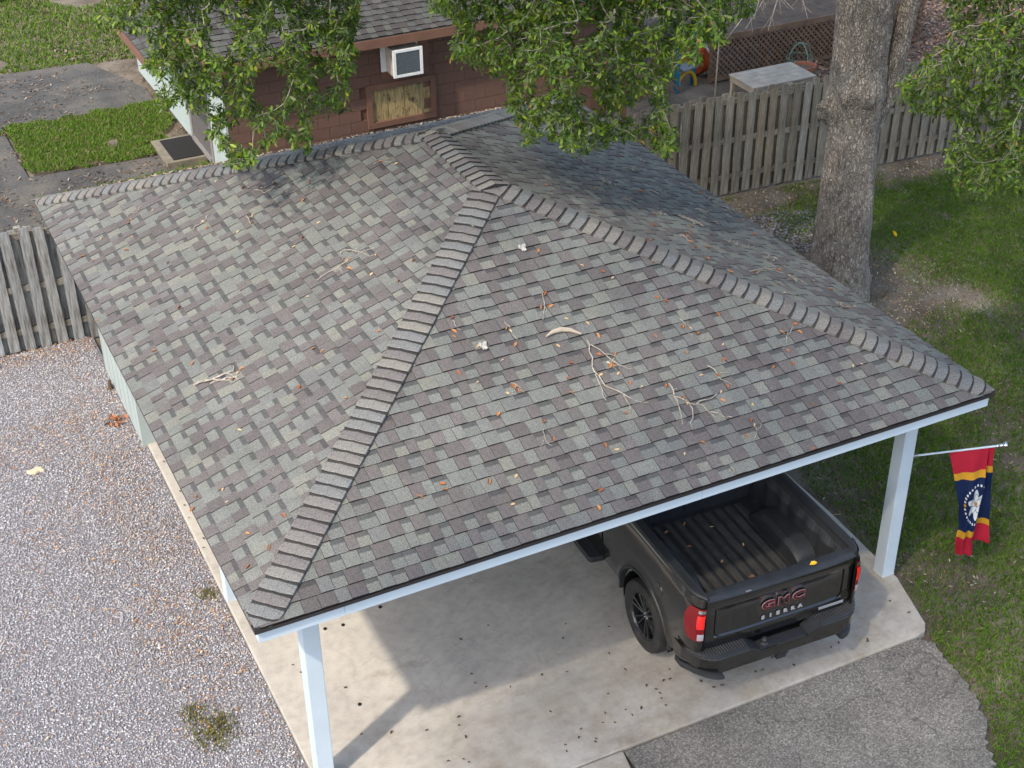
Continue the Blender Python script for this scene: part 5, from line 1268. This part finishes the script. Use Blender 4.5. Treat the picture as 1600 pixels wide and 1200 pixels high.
# ================================================================ FALLEN TWIGS AND LEAVES ON THE ROOF, SLAB AND TRUCK
def put_on_roof(b, pts, r0, r1, n=5, lift=0.0):
    P = []
    for (u, v) in pts:
        q = roofpt(u, v, .026 + r0 + lift)
        if q is None: return False
        P.append(q[0])
    # keep it slightly arched and clear of the shingles
    out = []
    for i in range(len(P) - 1):
        for k in range(3): out.append(P[i] + (P[i + 1] - P[i]) * k / 3)
    out.append(P[-1]); out = [q + np.array([rng.normal(0, .008), rng.normal(0, .008), .012 * math.sin(i * 1.3)]) for i, q in enumerate(out)]
    b.tube(out, list(np.linspace(r0, r1, len(out)) * (1 + .25 * np.array([((i * 7919) % 13) / 13 - .5 for i in range(len(out))]))), n); return True
TWIGS = [
 ('long forked bare branch lying across the front roof slope', 'twig', .009, [[(916, 536), (922, 560), (928, 585), (945, 605), (975, 622), (1012, 634)], [(918, 540), (945, 556), (968, 575), (985, 578)], [(930, 588), (938, 610), (944, 630)], [(945, 556), (965, 562)], [(975, 622), (985, 645)]]),
 ('spreading many-forked branch with a pale broken end on the front roof slope', 'twig', .010, [[(1045, 602), (1052, 622), (1060, 640), (1064, 664)], [(1050, 622), (1075, 632), (1098, 638), (1118, 655)], [(1088, 634), (1105, 626), (1118, 619)], [(1078, 634), (1080, 655), (1082, 676)], [(1108, 645), (1128, 652), (1140, 656)], [(1050, 618), (1056, 608)]]),
 ('y-shaped twig near the right hip on the front slope', 'twig', .007, [[(1103, 574), (1120, 586), (1126, 596), (1142, 602)], [(1121, 586), (1140, 584)]]),
 ('straight upright twig below the bird litter on the front slope', 'twig', .006, [[(846, 462), (849, 482), (848, 505)], [(849, 480), (852, 490)]]),
 ('short leaning twig beside the thick hip ridge on the front slope', 'twig', .006, [[(787, 505), (797, 518), (806, 536)]]),
 ('bundle of thick grey sticks low on the left roof slope', 'twig', .013, [[(306, 606), (330, 597), (355, 588), (376, 595)], [(320, 601), (340, 596), (365, 594)], [(350, 590), (368, 582), (366, 576)], [(330, 603), (352, 597), (372, 592)]]),
 ('slender long twig on the left roof slope beside the hip ridge', 'twig', .006, [[(498, 440), (520, 426), (545, 412), (562, 398)], [(528, 420), (538, 430)], [(545, 412), (548, 402)]]),
 ('pale spindly branchlet high on the left roof slope', 'twig', .006, [[(536, 395), (560, 396), (585, 392)], [(560, 396), (578, 402), (592, 398)], [(555, 396), (566, 388)]]),
 ('curled twig with rusty dead leaves on the left roof slope', 'twig', .007, [[(304, 362), (315, 352), (326, 342), (330, 330)], [(318, 350), (326, 352)]]),
 ('short stubby twig with brown bark near the far left slope', 'twig', .008, [[(386, 340), (392, 350), (398, 358)], [(390, 344), (398, 342)]]),
 ('thin pale twig near the far left hip caps', 'twig', .006, [[(200, 341), (212, 335), (224, 325)]]),
 ('wispy bent twig close below the far hip on the left slope', 'twig', .005, [[(398, 300), (415, 303), (428, 296), (440, 297)]]),
 ('tiny curved stem under the far ridge on the left slope', 'twig', .005, [[(585, 260), (600, 254), (614, 257)]]),
 ('small forked stem low on the right of the front slope', 'twig', .005, [[(1178, 688), (1182, 672), (1189, 664)], [(1182, 674), (1176, 668)]]),
 ('pale stick with yellow buds at the right of the front slope', 'twig', .007, [[(1228, 538), (1230, 525), (1236, 515)], [(1230, 525), (1226, 518)]]),
 ('thin stick lying above the front eave', 'twig', .005, [[(1140, 732), (1150, 742)], ]),
 ('brittle twig heap on the shaded right roof slope', 'twig', .009, [[(1170, 428), (1190, 426), (1208, 424)], [(1180, 430), (1196, 420)], [(1186, 424), (1220, 429)]]),
 ('dry twig near the ridge end on the right roof slope', 'twig', .008, [[(1060, 372), (1072, 376), (1082, 384)], [(1070, 376), (1078, 370)]]),
 ('slim twig and husk high on the right roof slope', 'twig', .007, [[(1008, 300), (1030, 306), (1046, 312)], [(1022, 304), (1034, 300)]]),
 ('broken stem pieces in the middle of the right roof slope', 'twig', .008, [[(1085, 330), (1100, 334), (1110, 333)], [(1094, 333), (1104, 340)]]),
 ('small twig near the front eave centre', 'twig', .005, [[(846, 672), (850, 690), (862, 702)], [(850, 690), (842, 700)]]),
 ('wiry twig in the middle of the front slope', 'twig', .005, [[(800, 602), (812, 608), (818, 618)], [(808, 606), (800, 614)]]),
 ('little curved stem between two forked branches on the front slope', 'twig', .004, [[(958, 560), (955, 572), (962, 582)]]),
 ('narrow stem beside the y-shaped twig on the front slope', 'twig', .005, [[(1060, 500), (1072, 516), (1080, 530)], [(1068, 512), (1082, 514)]]),
 ('thin stem lying under the straight upright twig', 'twig', .005, [[(706, 504), (712, 514), (718, 520)]]),
]
def twigs():
    for lab, m_, r_, segs in TWIGS:
        b = MB(); ok = False
        for i, sg in enumerate(segs): ok |= put_on_roof(b, sg, r_ * (1 if i == 0 else .65), r_ * .35)
        if ok and b.v:
            o = roofpt(*segs[0][0])[0]
            ob = link('twig', b.mesh('twig', m_, o)); ob.location = o; tag(ob, lab, 'twig', 'fallen twigs on the roof')
    # heaps of dry bits on the shaded right slope
    for (u, v) in ((905, 250), (987, 268), (1074, 296), (1108, 316), (1032, 338), (1122, 352), (1003, 256), (948, 288), (1152, 386), (1204, 408), (1062, 342), (984, 318), (1240, 440), (1310, 480), (1135, 330), (1085, 352)):
        q = roofpt(u, v, .03)
        if q is None or q[1] is not FACES['right']: continue
        b = MB(); f = q[1]
        for k in range(6):
            a = random.uniform(0, 6.28); L = random.uniform(.05, .16); c = f.ua * random.gauss(0, .05) + f.ub * random.gauss(0, .04); e = f.ua * math.cos(a) * L + f.ub * math.sin(a) * L
            b.tube([tuple(c), tuple(c + e * .5 + f.n * .012), tuple(c + e)], [.007, .006, .003], 4)
        for k in range(5):
            c = f.ua * random.gauss(0, .06) + f.ub * random.gauss(0, .05) + f.n * .006; e = f.ua * random.uniform(-.04, .04) + f.ub * random.uniform(-.04, .04); g = np.cross(e, f.n) * .4
            b.add([c - e, c + g + f.n * .01, c + e + f.n * .012, c - g], [(0, 1, 2, 3)])
        o = b.build('twig_heap', 'dark_twig'); o.location = q[0]; tag(o, 'small heap of dry twigs and husks on the right roof slope', 'twigs', 'twig heaps on the right roof slope')
    # curved bark piece
    b = MB(); pts = [roofpt(u, v, .045)[0] for u, v in ((852, 530), (862, 523), (876, 519), (890, 520), (907, 526))]; b.tube(pts, [.008, .022, .028, .022, .01], 8)
    o = b.build('bark_piece', 'pale_wood'); tag(o, 'curved pale piece of bark on the front roof slope', 'bark')
    for (u, v, lab) in ((816, 391, 'crumpled white scrap high on the front roof slope'), (755, 544, 'torn white scrap low on the front roof slope')):
        q, f = roofpt(u, v, .03); b = MB()
        rows = [[tuple(f.ua * (i - 2) * .012 * (1 + .2 * j) + f.ub * (j - 2) * .022 + f.n * (.012 + .012 * math.sin(i * 2.1 + j * 1.7))) for i in range(5)] for j in range(5)]
        b.grid(rows); o = b.build('paper_scrap', 'white_bit'); o.location = q; md = o.modifiers.new('s', 'SOLIDIFY'); md.thickness = .004; tag(o, lab, 'scrap')
twigs()
def leaf_mesh(col, L, curl, asp=.45):
    b = MB(); b.cur = col; w = L * asp / 2
    b.add([(-L / 2, 0, .003), (-L * .15, w, .006 + curl * L), (L * .25, w * .8, .006 + curl * L * 1.2), (L / 2, 0, .004 + curl * L * .6), (L * .25, -w * .8, .006 + curl * L * .9), (-L * .15, -w, .005 + curl * L * .7), (0, 0, .003)],
          [(0, 6, 1), (1, 6, 2), (2, 6, 3), (3, 6, 4), (4, 6, 5), (5, 6, 0)], col); return b.mesh('fallen_leaf', 'litter')
def fallen_leaves():
    A = [leaf_mesh(c, L, k) for c, L, k in (((.42, .19, .07), .07, .15), ((.34, .16, .07), .055, .25), ((.5, .34, .17), .055, .1), ((.26, .12, .06), .07, .2), ((.48, .37, .24), .045, .2), ((.36, .13, .05), .06, .3))]
    Dk = [leaf_mesh(c, L, k) for c, L, k in (((.10, .065, .042), .042, .25), ((.13, .08, .05), .035, .3), ((.08, .052, .036), .048, .2), ((.17, .095, .05), .036, .25))]
    Yl = [leaf_mesh((.75, .42, .03), .085, .15, .6)]
    def place(me, q, n, lab, grp):
        o = link('fallen_leaf', me); o.location = q; z = Vector(n).normalized(); o.rotation_mode = 'QUATERNION'; o.rotation_quaternion = z.to_track_quat('Z', 'Y') @ Matrix.Rotation(random.uniform(0, 6.28), 4, 'Z').to_quaternion()
        tag(o, lab, 'leaf', grp)
    # on the roof: front face, left face, right face
    n = 0
    for box, cnt, lab in (((560, 330, 1380, 800), 95, 'small rusty dead leaf lying on the front roof slope'), ((130, 260, 650, 900), 62, 'small rusty dead leaf lying on the left roof slope'), ((850, 240, 1420, 540), 55, 'small tan dead leaf lying on the right roof slope')):
        k = 0; want = {'front': 'front', 'left': 'left', 'right': 'right'}[lab.split(' on the ')[1].split()[0]]
        tries = 0
        while k < cnt and tries < 6000:
            tries += 1; u, v = random.uniform(box[0], box[2]), random.uniform(box[1], box[3])
            if want == 'front' and random.random() > .25 + .75 * math.exp(-((u - 1030) / 170) ** 2 - ((v - 590) / 90) ** 2): continue
            if random.random() < .45:
                su, sv_ = random.choice(random.choice(random.choice(TWIGS)[3])); u, v = su + random.gauss(0, 7), sv_ + random.gauss(0, 6)
            q = roofpt(u, v, .019)
            if q is None or q[1] is not FACES[want]: continue
            place(random.choice(A), q[0], q[1].n, lab, 'dead leaves on the ' + want + ' roof slope'); k += 1
    # on the slab
    for (u, v) in ((763, 978), (720, 1000), (880, 998), (884, 976), (952, 980), (952, 1022), (737, 1054), (742, 1068), (760, 1074), (797, 1074), (847, 1055), (886, 1051), (977, 1047), (717, 1121), (728, 1152), (717, 1134), (667, 1142), (860, 1113), (945, 1115), (950, 1085), (978, 1110), (1010, 1072), (1025, 1078), (1031, 1084), (1037, 1064), (1046, 1047), (1047, 1062), (1034, 1092), (1095, 1065), (908, 1140), (883, 1165), (885, 1175), (905, 1153), (931, 1155), (942, 1130), (724, 1187), (733, 1192), (701, 1190), (930, 1160), (988, 1118), (960, 1130), (1002, 1107), (1040, 1103), (1115, 1075), (1128, 1072), (1180, 1050), (1192, 1048), (1240, 1040), (1310, 1005), (1355, 1000), (1390, 940), (1420, 958), (1356, 1003), (1298, 1012), (612, 1145), (565, 1148), (470, 1052), (458, 1040), (540, 1075)):
        q = G(u, v); 
        if q[1] < -.4: continue
        place(random.choice(Dk), (q[0], q[1], .002), (random.gauss(0, .1), random.gauss(0, .1), 1), 'small dark curled leaf lying on the concrete slab', 'dark leaves on the slab')
    for u, v in ((282, 768), (288, 790), (295, 810), (318, 842), (256, 722), (300, 862)):
        q = G(u, v); place(random.choice(Dk), (max(q[0], .56), q[1], .002), (0, 0, 1), 'small dark leaf on the slab edge along the gravel', 'leaves on the slab edge')
    # in the truck bed and on its step
    c, s_ = math.cos(TRYAW), math.sin(TRYAW)
    def tk(x, y, z): return (TRX + c * x - s_ * y, TRY + s_ * x + c * y, z)
    for x, y in ((-.2, .3), (.1, .25), (.33, .4), (.42, .2), (-.45, .5), (.05, .6), (.25, 1.1), (-.3, 1.3), (.1, 1.5), (-.4, 1.62), (-.15, 1.66), (.5, .28), (-.1, .95)):
        place(random.choice(A), tk(x, y, .887), (random.gauss(0, .1), random.gauss(0, .1), 1), 'dead leaf lying in the black truck bed', 'leaves in the truck bed')
    place(Yl[0], tk(.36, .02, 1.399), (0, -.1, 1), 'bright yellow leaf on top of the tailgate', None)
    q = G(1397, 363); place(leaf_mesh((.75, .5, .02), .13, .4, .5), (q[0], q[1], -.05), (.3, -.3, 1), 'large yellow leaf upright in the shaded lawn', None)
    # litter along the back eave (uncountable)
    f = FACES['back']; n = 1500; a = rng.uniform(.3, W - .3, n); b_ = np.abs(rng.normal(0, .16, n)) + .03; P = np.array([f.pt(x, y, .022) for x, y in zip(a, b_)]); N_ = np.tile(f.n, (n, 1)) + rng.normal(0, .35, (n, 3)); N_ /= np.linalg.norm(N_, axis=1, keepdims=True)
    v, ff, cc = flakes(n, P, N_, rng.uniform(.05, .1, n), pal(n, [(.4, .32, .22), (.3, .2, .12), (.48, .4, .3), (.22, .15, .1)], .2)); o = link('eave_litter', npmesh('eave_litter', v, ff, 'litter', cc)); tag(o, 'tan leaf litter gathered along the rear eave of the carport', 'leaf litter', kind='stuff')
    # tan flat stone in the gravel
    q = G(55, 733); b = MB(); b.lathe([(0, .03), (.09, .03), (.12, .015), (.125, 0)], n=11); b.v = [(x * .9, y * .5 + .02 * math.sin(x * 40), z) for x, y, z in b.v]; o = b.build('flat_stone', 'tan_stone'); o.location = (q[0], q[1], -.035); tag(o, 'flat sandy stone lying in the gravel', 'stone')
    # brown leaf clump by the side wall
    q = G(178, 655); n = 40; x = q[0] + rng.normal(0, .06, n); y = q[1] + rng.normal(0, .06, n); P = np.stack([x, y, rng.uniform(-.03, .01, n)], 1); N_ = np.tile([0, 0, 1.0], (n, 1)) + rng.normal(0, .6, (n, 3)); N_ /= np.linalg.norm(N_, axis=1, keepdims=True)
    v, ff, cc = flakes(n, P, N_, rng.uniform(.06, .1, n), pal(n, [(.3, .12, .06), (.2, .09, .05)])); o = link('leaf_clump', npmesh('leaf_clump', v, ff, 'litter', cc)); tag(o, 'reddish clump of dead leaves on the gravel by the side wall', 'leaf litter', kind='stuff')
    # dark mossy stump against the wall
    q = G(186, 600); b = MB(); b.lathe([(0, .16), (.02, .15), (.03, .08), (.04, 0)], n=10); o = b.build('downpipe_stub', 'deck_wood'); o.location = (.41, q[1], -.05); tag(o, 'dark stub standing against the pale side wall in the gravel', 'stub')
fallen_leaves()
